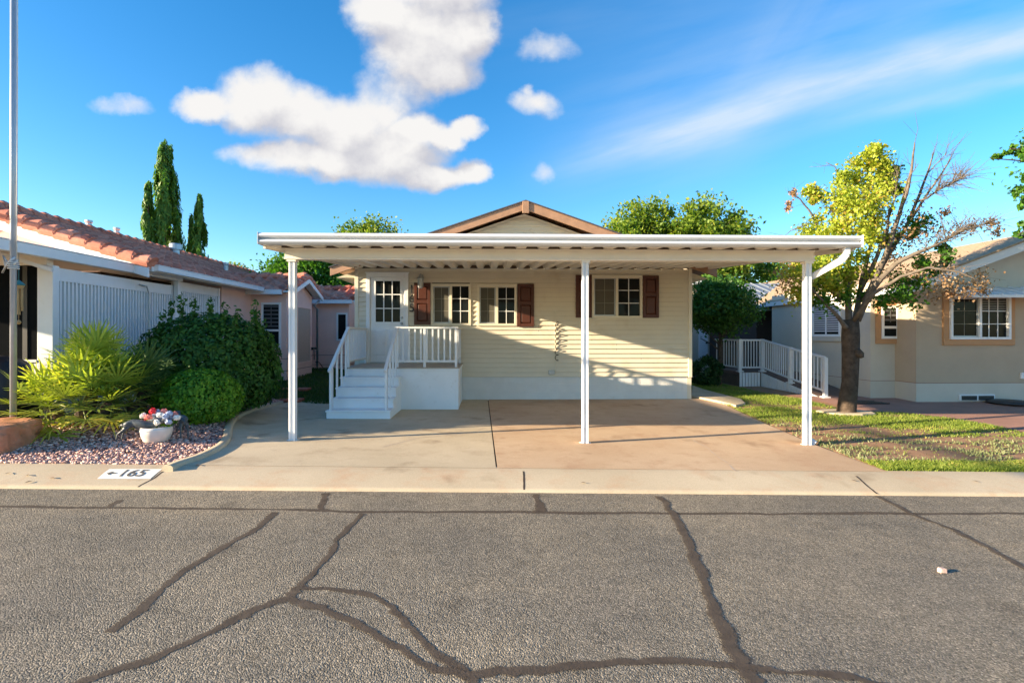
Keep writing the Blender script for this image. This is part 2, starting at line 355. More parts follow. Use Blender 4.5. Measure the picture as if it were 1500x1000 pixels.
mb = MB(); mb.add([(SEAM(y) + s, y, gz(0, y) - .012) for y in lin(5.8, 11.9, 20) for s in (-.03, .03)], [(2 * i, 2 * i + 1, 2 * i + 3, 2 * i + 2) for i in range(20)])
struct(mb.build('driveway_joint', 'joint'))
slab('driveway', lambda y: -3.06, lambda y: SEAM(y) - .008, 'concgrey', y0=11.604, y1=11.93)
# ribbons on the road (sealed cracks) and hairline cracks
def ribbon(mb, pts, w, zf, jit=.25, sub=7, taper=False):
    P = []
    for (a, b2) in zip(pts, pts[1:]):
        for i in range(sub): P.append(a.lerp(b2, i / sub))
    P.append(pts[-1]); off = [0, 0]; vs = []
    for i, p in enumerate(P):
        d = (P[min(i + 1, len(P) - 1)] - P[max(i - 1, 0)]); d.z = 0; d.normalize(); n = Vector((-d.y, d.x, 0))
        off = [.6 * o + random.gauss(0, jit * w * .5) for o in off]
        wob = n * random.gauss(0, jit * w * .25)
        k = 1 - .75 * i / len(P) if taper else 1
        l, r = p + wob + n * (w / 2 * k + off[0]), p + wob - n * (w / 2 * k + off[1])
        c_ = (l + r) / 2; vs += [(l.x, l.y, zf(l.x, l.y)), (c_.x, c_.y, zf(c_.x, c_.y)), (r.x, r.y, zf(r.x, r.y))]
    mb.add(vs, [(3 * i + k + 1, 3 * i + k + 4, 3 * i + k + 3, 3 * i + k) for i in range(len(P) - 1) for k in (0, 1)])
CR = [([(-260, 734), (0, 741), (150, 744), (300, 745), (470, 747), (520, 749), (700, 749), (900, 751), (1100, 752), (1300, 752), (1500, 752), (1800, 754)], .062),
      ([(190, 715), (176, 732), (155, 744)], .07), ([(478, 722), (470, 746)], .085), ([(788, 724), (795, 749)], .10),
      ([(405, 750), (375, 775), (330, 800), (270, 835), (235, 862), (208, 892), (160, 926)], .062),
      ([(530, 752), (495, 790), (485, 810), (460, 840), (435, 862), (420, 876), (370, 892), (310, 925), (230, 960), (120, 996), (40, 1040)], .066),
      ([(440, 862), (480, 862), (540, 870), (575, 890), (600, 920), (640, 960), (692, 990)], .052),
      ([(420, 876), (470, 890), (520, 915), (575, 945), (640, 980), (692, 990)], .064),
      ([(690, 989), (760, 980), (900, 970), (1020, 968), (1094, 978)], .062), ([(692, 990), (700, 1040)], .062),
      ([(965, 727), (990, 755), (1010, 800), (1030, 850), (1050, 900), (1075, 950), (1095, 985), (1130, 1030)], .085),
      ([(1094, 978), (1150, 985), (1250, 992), (1330, 1015)], .060),
      ([(1285, 727), (1345, 757), (1400, 778), (1450, 803), (1500, 832), (1640, 905)], .060)]
mb = MB()
for i, (px, w) in enumerate(CR):
    h = .0008 + .0004 * i; pts = [RD(u, v) for u, v in px]
    pts = [p for p in pts if p.y < 5.24]
    ribbon(mb, pts, w * 1.1, lambda x, y: roadz(x, y) + h, .22)
cs = struct(mb.build('crack_sealant', 'tar')); a_ = cs.data.attributes.new('e', 'FLOAT', 'POINT'); a_.data.foreach_set('value', [float(i % 3 == 1) for i in range(len(cs.data.vertices))])
mb = MB()
for px in ([(1015, 645), (1035, 655), (1050, 668), (1068, 680), (1077, 690)], [(560, 655), (610, 642), (690, 634)], [(700, 630), (712, 627)]):
    ribbon(mb, [G(u, v) for u, v in px], .012, lambda x, y: gz(x, y) + .0055, .5)
struct(mb.build('driveway_cracks', surf('pale crack filler', (.50, .40, .32), .9)))
mb = MB()
for px in ([(767, 690), (768, 701), (768, 717)], [(1254, 697), (1268, 709), (1285, 723)], [(244, 687), (226, 700), (202, 713)]):
    ribbon(mb, [kerbpt(u, v) for u, v in px], .022, lambda x, y: kz(x, min(5.82, max(5.25, y))) + .0012, .12, 5)
struct(mb.build('kerb_joints', 'joint'))
# painted house number on the kerb: 165 and an arrow pointing left
kt = thing('kerb_number', kerbpt(195, 695), 'white painted kerb patch with black 165 and a small left arrow', 'house number')
a, b2, c, d = kerbpt(160, 687), kerbpt(238, 687), kerbpt(220, 701.5), kerbpt(142, 701.5)
def kpatch(s, t): p = a.lerp(b2, s).lerp(d.lerp(c, s), t); return p
mb = MB(); vs = []
for j in range(9):
    for i in range(13):
        p = kpatch(i / 12, j / 8); vs.append((p.x, p.y, kz(p.x, p.y) + .004))
mb.add(vs, [(j * 13 + i, (j + 1) * 13 + i, (j + 1) * 13 + i + 1, j * 13 + i + 1) for j in range(8) for i in range(12)]); mb.build('painted_patch', 'paintwhite', kt)
def kerbtext(vs, fs, x0, sx, sy, name):
    mb = MB(); out = []
    for x, y, z in vs:
        p = kpatch(x0 + x * sx, .5 - y * sy); out.append((p.x, p.y, kz(p.x, p.y) + .008))
    mb.add(out, fs); return mb.build(name, 'paintblack', kt)
vs, fs = textmesh('165', 1, 0); kerbtext(vs, fs, .55, .34, .95, 'number')
kerbtext([(-.62, 0, 0), (-.1, .30, 0), (-.14, .08, 0), (.42, .06, 0), (.42, -.06, 0), (-.14, -.08, 0), (-.1, -.30, 0)], [(0, 6, 5, 2, 1), (2, 5, 4, 3)], .17, .17, .62, 'arrow')
# ================================================================== MAIN HOUSE
YW = 11.9
HX0, HX1 = W(520, 480, YW).x, W(1013, 480, YW).x
def wx(u): return W(u, 480, YW).x
def wz(v, u=750): return W(u, v, YW).z
ZS, ZT = .53, 3.036                   # siding bottom and soffit
house = thing('manufactured_home', ((HX0 + HX1) / 2, YW, 0), 'cream sided single storey home with brown shutters behind the white carport', 'house')
WIN = [dict(x0=wx(631), x1=wx(690), z0=wz(477, 660), z1=wz(415.8, 660)), dict(x0=wx(699), x1=wx(757), z0=wz(477.3, 730), z1=wz(416, 730)),
       dict(x0=wx(866.5), x1=wx(940.5), z0=wz(466, 900), z1=wz(403, 900))]
DOOR = dict(x0=wx(537), x1=wx(598.5), z0=.86, z1=wz(400.5, 565))
OPEN = [(w['x0'] + .03, w['x1'] - .03, w['z0'] + .03, w['z1'] - .03) for w in WIN] + [(DOOR['x0'] + .03, DOOR['x1'] - .03, DOOR['z0'], DOOR['z1'] - .03)]
def courses(mb, x0f, z0, z1, e=.107, prof=.031, openings=()):
    nC = int(round((z1 - z0) / e)); e = (z1 - z0) / nC
    for i in range(nC):
        a, b2 = z0 + i * e, z0 + (i + 1) * e; xa, xb = x0f(a); xc, xd = x0f(b2)
        cuts = sorted([(o[0], o[1]) for o in openings if o[2] < (a + b2) / 2 < o[3]]); segs = []; cur = xa; curt = xc
        for c0, c1 in cuts:
            if c0 > cur: segs.append((cur, c0, curt, c0))
            cur = curt = c1
        segs.append((cur, xb, curt, xd))
        for p, q, pt, qt in segs:
            if q - p < .005: continue
            y0 = YW - prof; ym = YW - prof * .92
            mb.add([(p, YW, a + .002), (q, YW, a + .002), (q, y0, a), (p, y0, a), (p, y0, a + e * .12), (q, y0, a + e * .12), (qt, YW - .001, b2), (pt, YW - .001, b2)],
                   [(0, 1, 2, 3), (3, 2, 5, 4), (4, 5, 6, 7)])
mb = MB(); courses(mb, lambda z: (HX0 + .08, HX1 - .08), ZS, ZT, openings=OPEN); wall = mb.build('siding_wall', 'siding', house)
mb = MB()                            # short vertical butt joints between siding boards
for u, v0, v1 in ((789, 481, 492), (867, 496, 508), (903, 510, 521), (939, 523, 535)):
    e_ = (ZT - ZS) / int(round((ZT - ZS) / .107)); i_ = int((wz((v0 + v1) / 2) - ZS) / e_); x = wx(u); mb = MB(); fy = lambda k: YW - .0322 + .0293 * k
    for q in (0, 1): a_ = ZS + (i_ + q) * e_; mb.add([(x - .003, fy(.12), a_ + .012), (x + .003, fy(.12), a_ + .012), (x + .003, fy(.97), a_ + e_ * .97), (x - .003, fy(.97), a_ + e_ * .97)], [(0, 1, 2, 3)])
    mb.build('board_joint', 'joint', wall)
# solid core of the house with holes left for windows: thin walls at sides/back
mb = MB(); mb.box(HX0, HX0 + .1, YW + .01, 26, .0, 3.1); mb.box(HX1 - .1, HX1, YW + .01, 26, 0, 3.1); mb.box(HX0 + .1, HX1 - .1, 25.9, 26, 0, 3.1)
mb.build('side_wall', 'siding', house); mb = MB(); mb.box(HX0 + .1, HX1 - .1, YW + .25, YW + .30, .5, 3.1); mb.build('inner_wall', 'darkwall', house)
mb = MB(); mb.box(HX0, HX0 + .085, YW - .040, YW + .05, ZS - .02, ZT); mb.box(HX1 - .085, HX1, YW - .040, YW + .05, ZS - .02, ZT)
mb.box(HX0 + .085, HX1 - .085, YW - .036, YW + .01, ZT - .05, ZT); mb.build('corner_trim', 'trimcream', house, bevel=.004)
# block skirting
mb = MB(); nb = 20; e = (HX1 - HX0 - .04) / nb; bh = (ZS + .02) / 3
for r in range(3):
    for i in range(nb + 1):
        a = HX0 + .02 + (i - (.5 if r % 2 else 0)) * e; b2 = a + e; a = max(a, HX0 + .02); b2 = min(b2, HX1 - .02)
        if b2 - a > .02: mb.box(a + .0022, b2 - .0022, YW + .012, YW + .2, r * bh - (.1 if r == 0 else -.0022), (r + 1) * bh - .0022)
mb.box(HX0 + .03, HX1 - .03, YW + .016, YW + .19, -.08, ZS)
mb.build('block_skirting', surf('white painted block', (.72, .71, .69), .75, .05, 3, .3, 70, dirt=((.58, .52, .45), 2.2, .62)), house, bevel=.004)
# gable and roof
AX = W(770, 292, 11.45).x; AZ = W(770, 293, 11.45).z; SL = .345; GY = 11.45
half = (HX1 - HX0) / 2 + .42
mb = MB(); gtop = AZ - .28
courses(mb, lambda z: (AX - max(.02, (gtop - z) / SL), AX + max(.02, (gtop - z) / SL)), 3.12, gtop - .02, .105); mb.build('gable_siding', 'siding_gable', house)
mb = MB(); mb.prism([(AX - half, AZ - .20 - half * SL), (AX + half, AZ - .20 - half * SL), (AX, AZ - .20)], 1, YW + .02, 25.9); mb.build('gable_core', 'siding_gable', house)
def slopes(mb, t0, t1, y0, y1, x=half):
    for s in (-1, 1):
        P = lambda xx, zz, y: (AX + s * xx, y, AZ + zz - xx * SL)
        b4 = [P(0, t0, y0), P(x, t0, y0), P(x, t0, y1), P(0, t0, y1)]; t4 = [P(0, t1, y0), P(x, t1, y0), P(x, t1, y1), P(0, t1, y1)]
        if s < 0: b4.reverse(); t4.reverse()
        mb.hexa(b4, t4)
mb = MB(); slopes(mb, -.025, .0, GY - .03, 26.3, half + .03); mb.build('shingle_roof', 'shingle', house)
mb = MB(); slopes(mb, -.06, -.027, GY + .06, 26.2); mb.build('roof_soffit', 'brownfascia', house)
mb = MB(); slopes(mb, -.212, -.027, GY + .0, GY + .055); mb.build('rake_board', 'brownfascia', house, bevel=.005)
mb = MB(); mb.box(AX - .075, AX + .075, GY - .035, GY - .002, AZ - .30, AZ - .03); mb.build('apex_block', 'brownfascia', house, bevel=.008)
# windows
def ring(mb, x0, x1, z0, z1, t, ya, yb):
    mb.box(x0, x1, ya, yb, z0, z0 + t); mb.box(x0, x1, ya, yb, z1 - t, z1); mb.box(x0, x0 + t, ya, yb, z0 + t, z1 - t); mb.box(x1 - t, x1, ya, yb, z0 + t, z1 - t)
def window(w, parent, fm='trimcream', y=YW, screened=True, grid=(2, 3)):
    x0, x1, z0, z1 = w['x0'], w['x1'], w['z0'], w['z1']; xm = (x0 + x1) / 2
    mb = MB(); ring(mb, x0, x1, z0, z1, .055, y - .045, y + .08); mb.box(xm - .028, xm + .028, y - .035, y + .05, z0 + .055, z1 - .055)
    f = mb.build('window', fm, parent, bevel=.004)
    mb = MB(); mb.box(xm + .028, x1 - .055, y + .025, y + .035, z0 + .055, z1 - .055); mb.build('glass', 'glass', f)
    mb = MB()
    for i in range(1, grid[0]): xx = xm + .028 + (x1 - .055 - xm - .028) * i / grid[0]; mb.box(xx - .008, xx + .008, y + .012, y + .022, z0 + .055, z1 - .055)
    for j in range(1, grid[1]): zz = z0 + .055 + (z1 - z0 - .11) * j / grid[1]; mb.box(xm + .028, x1 - .055, y + .010, y + .020, zz - .008, zz + .008)
    mb.build('muntin', 'whitewood', f)
    mb = MB(); mb.box(x0 + .055, xm - .028, y + .02, y + .026, z0 + .055, z1 - .055); mb.build('screen', 'screen' if screened else 'glass', f)
    mb = MB(); ring(mb, x0 + .055, xm - .028, z0 + .055, z1 - .055, .03, y + .004, y + .018); mb.build('sash', 'steel', f, bevel=.003)
    mb = MB(); xc = (x0 + .055 + xm - .028) / 2; mb.box(xc - .004, xc + .004, y + .0155, y + .0195, z0 + .085, z1 - .085)
    for j in (1, 2): zz = z0 + .055 + (z1 - z0 - .11) * j / 3; mb.box(x0 + .085, xm - .058, y + .0145, y + .0185, zz - .004, zz + .004)
    mb.build('muntin', surf('dim grille', (.3, .28, .22), .7) if 'dim grille' not in bpy.data.materials else bpy.data.materials['dim grille'], f)
    return f
for w in WIN: window(w, house)
# shutters: raised panel
def shutter(u0, u1, v0, v1, un):
    x0, x1, z1, z0 = wx(u0), wx(u1), wz(v0, un), wz(v1, un); y = YW
    mb = MB(); t = .065
    mb.box(x0, x0 + t, y - .068, y - .012, z0, z1); mb.box(x1 - t, x1, y - .068, y - .012, z0, z1)
    zm = z0 + (z1 - z0) * .55
    for a, b2 in ((z0, z0 + .075), (zm - .04, zm + .04), (z1 - .075, z1)): mb.box(x0 + t, x1 - t, y - .066, y - .012, a, b2)
    for a, b2 in ((z0 + .075, zm - .04), (zm + .04, z1 - .075)):
        p, q = x0 + t, x1 - t; s = .035; f0, f1 = y - .038, y - .060
        mb.hexa([(p, f0, a), (p, f0, b2), (q, f0, b2), (q, f0, a)], [(p + s, f1, a + s), (p + s, f1, b2 - s), (q - s, f1, b2 - s), (q - s, f1, a + s)])
    return mb.build('shutter', 'shutter', house, bevel=.003)
shutter(607, 631, 414.5, 475.5, 620); shutter(758, 782, 416, 478.5, 770); shutter(843, 866, 403, 465, 855); shutter(941, 964, 404, 465.5, 950)
# door
x0, x1, z0, z1 = DOOR['x0'], DOOR['x1'], DOOR['z0'], DOOR['z1']
mb = MB(); t = .085
mb.box(x0, x0 + t, YW - .05, YW + .1, z0, z1); mb.box(x1 - t, x1, YW - .05, YW + .1, z0, z1); mb.box(x0 + t, x1 - t, YW - .05, YW + .1, z1 - t, z1)
mb.box(x0 - .02, x1 + .02, YW - .07, YW - .0, z1, z1 + .03); mb.build('door_frame', 'whitewood', house, bevel=.006)
dx0, dx1 = x0 + t + .004, x1 - t - .004; gx0, gx1, gz0, gz1 = wx(550), wx(587), wz(472, 565), wz(411, 565)
mb = MB(); mb.box(dx0, gx0, YW - .012, YW + .035, z0 + .02, z1 - t - .004); mb.box(gx1, dx1, YW - .012, YW + .035, z0 + .02, z1 - t - .004)
mb.box(gx0, gx1, YW - .012, YW + .035, z0 + .02, gz0); mb.box(gx0, gx1, YW - .012, YW + .035, gz1, z1 - t - .004)
for a, b2 in ((gx0 + .0, (gx0 + gx1) / 2 - .03), ((gx0 + gx1) / 2 + .03, gx1 - .0)):
    c0, c1 = z0 + .16, gz0 - .16; s = .03
    mb.hexa([(a, YW - .0121, c0), (a, YW - .0121, c1), (b2, YW - .0121, c1), (b2, YW - .0121, c0)], [(a + s, YW - .024, c0 + s), (a + s, YW - .024, c1 - s), (b2 - s, YW - .024, c1 - s), (b2 - s, YW - .024, c0 + s)])
door = mb.build('door', 'whitewood', house, bevel=.003)
mb = MB(); ring(mb, gx0 - .025, gx1 + .025, gz0 - .025, gz1 + .025, .035, YW - .026, YW - .0125)
for i in (1, 2):
    xx = gx0 + (gx1 - gx0) * i / 3; mb.box(xx - .011, xx + .011, YW - .02, YW + .0, gz0 + .01, gz1 - .01)
    zz = gz0 + (gz1 - gz0) * i / 3; mb.box(gx0 + .01, gx1 - .01, YW - .0185, YW - .002, zz - .011, zz + .011)
mb.build('lite_frame', 'whitewood', door)
mb = MB(); mb.box(gx0 - .01, gx1 + .01, YW + .004, YW + .012, gz0 - .01, gz1 + .01); mb.build('glass', 'glass', door)
hx = dx1 - .065
mb = MB(); mb.tube([(hx, YW - .012, wz(474)), (hx, YW - .05, wz(474)), (hx, YW - .055, wz(474))], [.03, .012, .012], 14); mb.tube([(hx, YW - .055, wz(474)), (hx, YW - .07, wz(474)), (hx, YW - .085, wz(474))], [.02, .031, .018], 14); mb.build('handle', 'steel', door, smooth=True)
mb = MB(); mb.tube([(hx, YW - .012, wz(465.5)), (hx, YW - .035, wz(465.5))], [.031, .024], 14); mb.build('deadbolt', 'steel', door, smooth=True)
mb = MB(); mb.box(dx0, dx1, YW - .06, YW + .05, z0 - .01, z0 + .018); mb.build('threshold', 'steel', house)
# house number digits stacked vertically beside the shutter
for ch, u, v in (('1', 603.4, 424), ('6', 603.6, 438), ('5', 603.8, 451.5)):
    vs, fs = textmesh(ch, .26, .008); c = W(u, v, YW); mb = MB()
    mb.add([(c.x + x, YW - .044 + z * -1, c.z + y) for x, y, z in vs], fs); mb.build('house_number', 'black', house)
# wall lantern
lx, lz = wx(617.5), wz(409, 617)
mb = MB(); mb.box(lx - .05, lx + .05, YW - .075, YW - .05, lz - .02, lz + .10); mb.tube([(lx, YW - .07, lz + .06), (lx, YW - .13, lz + .11), (lx, YW - .17, lz + .06)], .012, 8)
lan = mb.build('lantern', 'steel', house)
mb = MB(); c = (lx, YW - .17, lz); mb.lathe(c, [(.02, .07), (.075, .02), (.085, .0), (.085, -.01), (.07, -.01)], 6)
for k in range(6): a = math.pi / 3 * k; mb.tube([(lx + .068 * math.cos(a), YW - .17 + .068 * math.sin(a), lz - .01), (lx + .06 * math.cos(a), YW - .17 + .06 * math.sin(a), lz - .19)], .006, 5)
mb.lathe((lx, YW - .17, lz - .2), [(.03, -.03), (.062, 0), (.062, .015)], 6); mb.build('lantern_cage', 'steel', lan)
mb = MB(); mb.lathe((lx, YW - .17, lz - .185), [(.05, 0), (.057, .17)], 6); mb.build('lamp_glass', 'lampglass', lan)
# conduit with coiled cable and outlet box
cx = wx(813.2); mb = MB(); mb.tube([(cx, YW - .043, wz(456)), (cx, YW - .043, wz(543))], .008, 6); mb.box(cx - .02, cx + .02, YW - .05, YW - .013, wz(458), wz(455)); cond = mb.build('conduit', 'trimcream', house)
mb = MB(); pts = []
for i in range(140):
    t = i / 139; a = t * 2 * math.pi * 7.2; pts.append((cx + .028 + .035 * math.cos(a), YW - .058 - .02 * math.sin(a), wz(472) + t * (wz(529) - wz(472)) + .03 * math.sin(a)))
mb.tube(pts, .009, 6); mb.build('coiled_cable', 'cable', cond, smooth=True)
mb = MB(); mb.box(wx(803), wx(812), YW - .07, YW - .012, wz(548), wz(542)); mb.build('outlet_box', 'steel', cond, bevel=.008)
# ================================================================== CARPORT
cp = thing('carport', (1, 7.2, 0), 'white flat carport roof on three posts over the driveway', 'carport')
RX0, RX1 = W(379, 350, 6.75).x, W(1262, 355, 6.75).x; FY = 6.75
zf0, zf1 = 2.694, 2.836              # fascia bottom/top
zr = lambda y: 2.682 + (y - FY) / (YW - FY) * .365       # underside of the roof pan
pr = [(FY + .13, zf0 + .01), (FY + .11, zf0 - .004), (FY + .012, zf0 - .006), (FY - .012, zf0 + .008), (FY - .028, zf0 + .024), (FY - .026, zf0 + .042), (FY - .006, zf0 + .055), (FY + .034, zf0 + .060), (FY + .036, zf0 + .080),
      (FY - .014, zf0 + .086), (FY - .030, zf0 + .102), (FY - .030, zf0 + .122), (FY - .016, zf0 + .138), (FY + .012, zf1 + .004), (FY + .03, zf1 + .002), (FY + .032, zf1 - .012), (FY + .13, zf1 - .015)]
mb = MB(); mb.prism(pr, 0, RX0, RX1); gut = mb.build('gutter', surf('white gutter enamel', (.66, .675, .70), .3, .03, 5, .02, 90, .5), cp)
mb = MB(); mb.box(RX0 - .006, RX0 - .001, FY - .034, FY + .135, zf0 - .008, zf1 + .006); mb.build('end_cap', 'white', gut); mb = MB(); mb.box(RX1 + .001, RX1 + .006, FY - .034, FY + .135, zf0 - .008, zf1 + .006); mb.build('end_cap', 'white', gut)
# corrugated pan
pitch = .305; n = int((RX1 - RX0) / pitch); pitch = (RX1 - RX0) / n; xs = []; zz = []
for i in range(n):
    a = RX0 + i * pitch
    for fx, fz in ((0, 0), (.40, 0), (.54, .075), (.86, .075)): xs.append(a + fx * pitch); zz.append(fz)
xs.append(RX1); zz.append(0); mb = MB(); ys = [FY + .131, 7.9, 9.2, 10.5, YW - .03]; nx = len(xs)
vs = [(x, y, zr(y) + z) for y in ys for x, z in zip(xs, zz)] + [(x, y, zr(y) + z + .012) for y in ys for x, z in zip(xs, zz)]; o2 = len(ys) * nx
fs = [(j * nx + i, (j + 1) * nx + i, (j + 1) * nx + i + 1, j * nx + i + 1) for j in range(len(ys) - 1) for i in range(nx - 1)]
fs += [tuple(o2 + q for q in f[::-1]) for f in fs]
fs += [((len(ys) - 1) * nx + i, (len(ys) - 1) * nx + i + 1, o2 + (len(ys) - 1) * nx + i + 1, o2 + (len(ys) - 1) * nx + i) for i in range(nx - 1)]
mb.add(vs, fs); mb.build('roof_panel', 'pan', cp)
for i in range(n):                   # dark blocks put in for the shade inside pan flutes, at beam and wall
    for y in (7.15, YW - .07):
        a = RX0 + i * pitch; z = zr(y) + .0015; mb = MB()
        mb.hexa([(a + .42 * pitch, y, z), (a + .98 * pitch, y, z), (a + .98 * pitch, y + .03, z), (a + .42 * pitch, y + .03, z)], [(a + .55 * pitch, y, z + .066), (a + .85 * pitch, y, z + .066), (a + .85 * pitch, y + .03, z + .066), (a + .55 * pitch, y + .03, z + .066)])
        mb.build('flute_shade', 'fencewood', cp)
for xa, xb in ((RX0, RX0 + .03), (RX1 - .03, RX1)):  # side fascias
    mb = MB(); mb.hexa([(xa, FY + .135, zr(FY) - .03), (xb, FY + .135, zr(FY) - .03), (xb, YW - .02, zr(YW) - .03), (xa, YW - .02, zr(YW) - .03)],
                       [(xa, FY + .135, zr(FY) + .10), (xb, FY + .135, zr(FY) + .10), (xb, YW - .02, zr(YW) + .10), (xa, YW - .02, zr(YW) + .10)]); mb.build('side_fascia', 'pan', cp)
# beam
BX0, BX1 = W(419, 375, 7.2).x, W(1190, 375, 7.2).x; bz0, bz1 = 2.55, zr(7.13) - .004
mb = MB(); mb.prism([(7.13, bz0), (7.27, bz0), (7.27, bz1), (7.13, bz1), (7.13, bz1 - .012), (7.15, bz1 - .016), (7.15, bz0 + .026), (7.13, bz0 + .02)], 0, BX0, BX1); mb.build('beam', 'pan', cp, bevel=.003)
def post(u, vb):
    x = W(u, 500, 7.2).x; zb = gz(x, 7.2); w = .044
    q = []                           # fluted square section
    for k in range(4):
        c, s = [(1, 0), (0, 1), (-1, 0), (0, -1)][k]
        for t, dd in ((-.96, 1), (-.5, 1), (-.32, .72), (.32, .72), (.5, 1), (.96, 1)):
            px, py = dd * w, t * w; q.append((x + px * c - py * s, 7.2 + px * s + py * c))
    mb = MB(); mb.prism(q, 2, zb, bz0); p = mb.build('post', 'white', cp)
    mb = MB(); mb.box(x - .075, x + .075, 7.2 - .03, 7.2 + .03, zb - .01, zb + .012); mb.build('base_bracket', 'white', p)
    mb = MB(); mb.box(x - .06, x + .06, 7.14, 7.26, bz0 - .03, bz0 - .001); mb.build('post_cap', 'pan', p); return x
px_l = post(429, 647); px_m = post(857, 648); px_r = post(1182, 650)
# downspout: drop from gutter, elbow, diagonal back to the post, down the post's outer side, foot
dx = W(1240, 365, FY + .07).x; xr = px_r + .040
mb = MB(); ring_pts = [(dx, FY + .07, zf0 - .004), (dx, FY + .07, zf0 - .09), (dx - .05, FY + .09, zf0 - .17), (xr + .03, 7.27, W(1188, 410, 7.2).z + .03), (xr, 7.285, W(1188, 410, 7.2).z - .05)]
for a, b2 in zip(ring_pts, ring_pts[1:]): mb.bar(a, Vector(b2) + (Vector(b2) - Vector(a)).normalized() * .012, .075, .06, (0, 1, .01))
mb.bar((xr, 7.285, W(1188, 410, 7.2).z - .04), (xr, 7.285, gz(xr, 7.2) + .06), .075, .06, (0, 1, 0))
mb.bar((xr, 7.285, gz(xr, 7.2) + .09), (xr + .09, 7.2, gz(xr, 7.2) + .02), .07, .06, (0, 0, 1)); mb.build('downspout', 'white', cp, bevel=.006)
# ================================================================== PORCH
PX0, PX1, PY, DZ = W(506, 530, 10.33).x, W(671.5, 530, 10.33).x, 10.33, .855
po = thing('porch', ((PX0 + PX1) / 2, 11, 0), 'white raised entry porch with four steps and railings in front of the door', 'porch')
mb = MB(); mb.box(PX0, PX1, PY, YW - .03, -.05, DZ - .05); mb.build('porch_skirt', 'whitewood', po, bevel=.004)
mb = MB(); mb.box(PX0 - .012, PX1 + .012, PY - .016, PY - .003, DZ - .07, DZ - .012); mb.box(PX1 + .003, PX1 + .016, PY, YW - .03, DZ - .07, DZ - .012); mb.build('rim_board', 'whitewood', po, bevel=.004)
mb = MB(); nbd = 11; e = (YW - .03 - PY + .03) / nbd
for i in range(nbd): mb.box(PX0 - .02, PX1 + .02, PY - .03 + i * e, PY - .03 + (i + 1) * e - .006, DZ - .028, DZ)
mb.build('deck_boards', 'deck', po, bevel=.003)
SX0, SX1 = W(478, 600, 9.13).x, W(571.6, 600, 9.13).x; run = (PY - 9.13) / 4; ris = DZ / 5
for i in range(4):
    f = 9.13 + i * run
    mb = MB(); mb.box(SX0, SX1, f, f + run - .002 if i < 3 else PY - .002, -.05 if i == 0 else .0, (i + 1) * ris - .03)
    st = mb.build('step', 'whitewood', po, bevel=.003)
    mb = MB(); mb.box(SX0 - .012, SX1 + .012, f - .025, f + run + (.01 if i < 3 else -.02), (i + 1) * ris - .0285, (i + 1) * ris); mb.build('tread', 'whitewood', st, bevel=.004)
RT = 1.67
def rail(name, segs, bal, parent=po):
    r = None
    for a, b2, w, h in segs: mb = MB(); mb.bar(a, b2, w, h); r_ = mb.build('bottom_rail' if r else name, 'white', r or parent, bevel=.004); r = r or r_
    for a, b2 in bal: mb = MB(); mb.bar(a, b2, .032, .032, (0, 1, 0)); mb.build('baluster', 'white', r)
    return r
def rpost(x, y, z0, z1, parent=po, w=.05):
    mb = MB(); mb.box(x - w / 2, x + w / 2, y - w / 2, y + w / 2, z0, z1); return mb.build('railing_post', 'white', parent, bevel=.004)
xl, xm, xrr = PX0 + .05, W(582, 480, 10.36).x, PX1 - .05; yr = PY + .04
rpost(xl, yr, DZ, RT - .04); rpost(xl, YW - .08, DZ, RT - .04); rpost(xm, yr, DZ, RT - .04); rpost(xrr, yr, DZ, RT - .04); rpost(W(622, 480, 10.36).x, yr, DZ, RT - .04); rpost(xrr, YW - .08, DZ, RT - .04)
tw = .07
rail('railing', [((xl, yr - .04, RT - .02), (xl, YW - .03, RT - .02), tw, .035), ((xl, yr, DZ + .12), (xl, YW - .05, DZ + .12), .04, .04)],
     [((xl, yr + .13 * i, DZ + .12), (xl, yr + .13 * i, RT - .03)) for i in range(1, 11)])
rail('railing', [((xm - .04, yr, RT - .02), (xrr + .04, yr, RT - .02), tw, .035), ((xm, yr, DZ + .12), (xrr, yr, DZ + .12), .04, .04)],
     [((xm + (xrr - xm) * i / 10, yr, DZ + .12), (xm + (xrr - xm) * i / 10, yr, RT - .03)) for i in range(1, 10)])
rail('railing', [((xrr, yr - .0, RT - .0195), (xrr, YW - .03, RT - .0195), tw - .004, .034), ((xrr, yr, DZ + .125), (xrr, YW - .05, DZ + .125), .04, .04)],
     [((xrr, yr + .13 * i, DZ + .12), (xrr, yr + .13 * i, RT - .03)) for i in range(1, 11)])
for xx in (xl, xm):                  # stair rails
    lo = Vector((xx, 9.16, ris + .72)); hi = Vector((xx, yr - .02, RT - .03))
    sx = xx - .0 if xx == xl else xx
    rail('stair_railing', [(lo - (hi - lo).normalized() * .06, hi, .06, .045)],
         [((xx, 9.13 + run * (i + .5), ris * (i + 1)), (xx, 9.13 + run * (i + .5), lo.z + (hi.z - lo.z) * (run * (i + .5) - .03) / (hi.y - lo.y))) for i in range(4)])
    rpost(xx, 9.19, ris, ris + .72, w=.042)
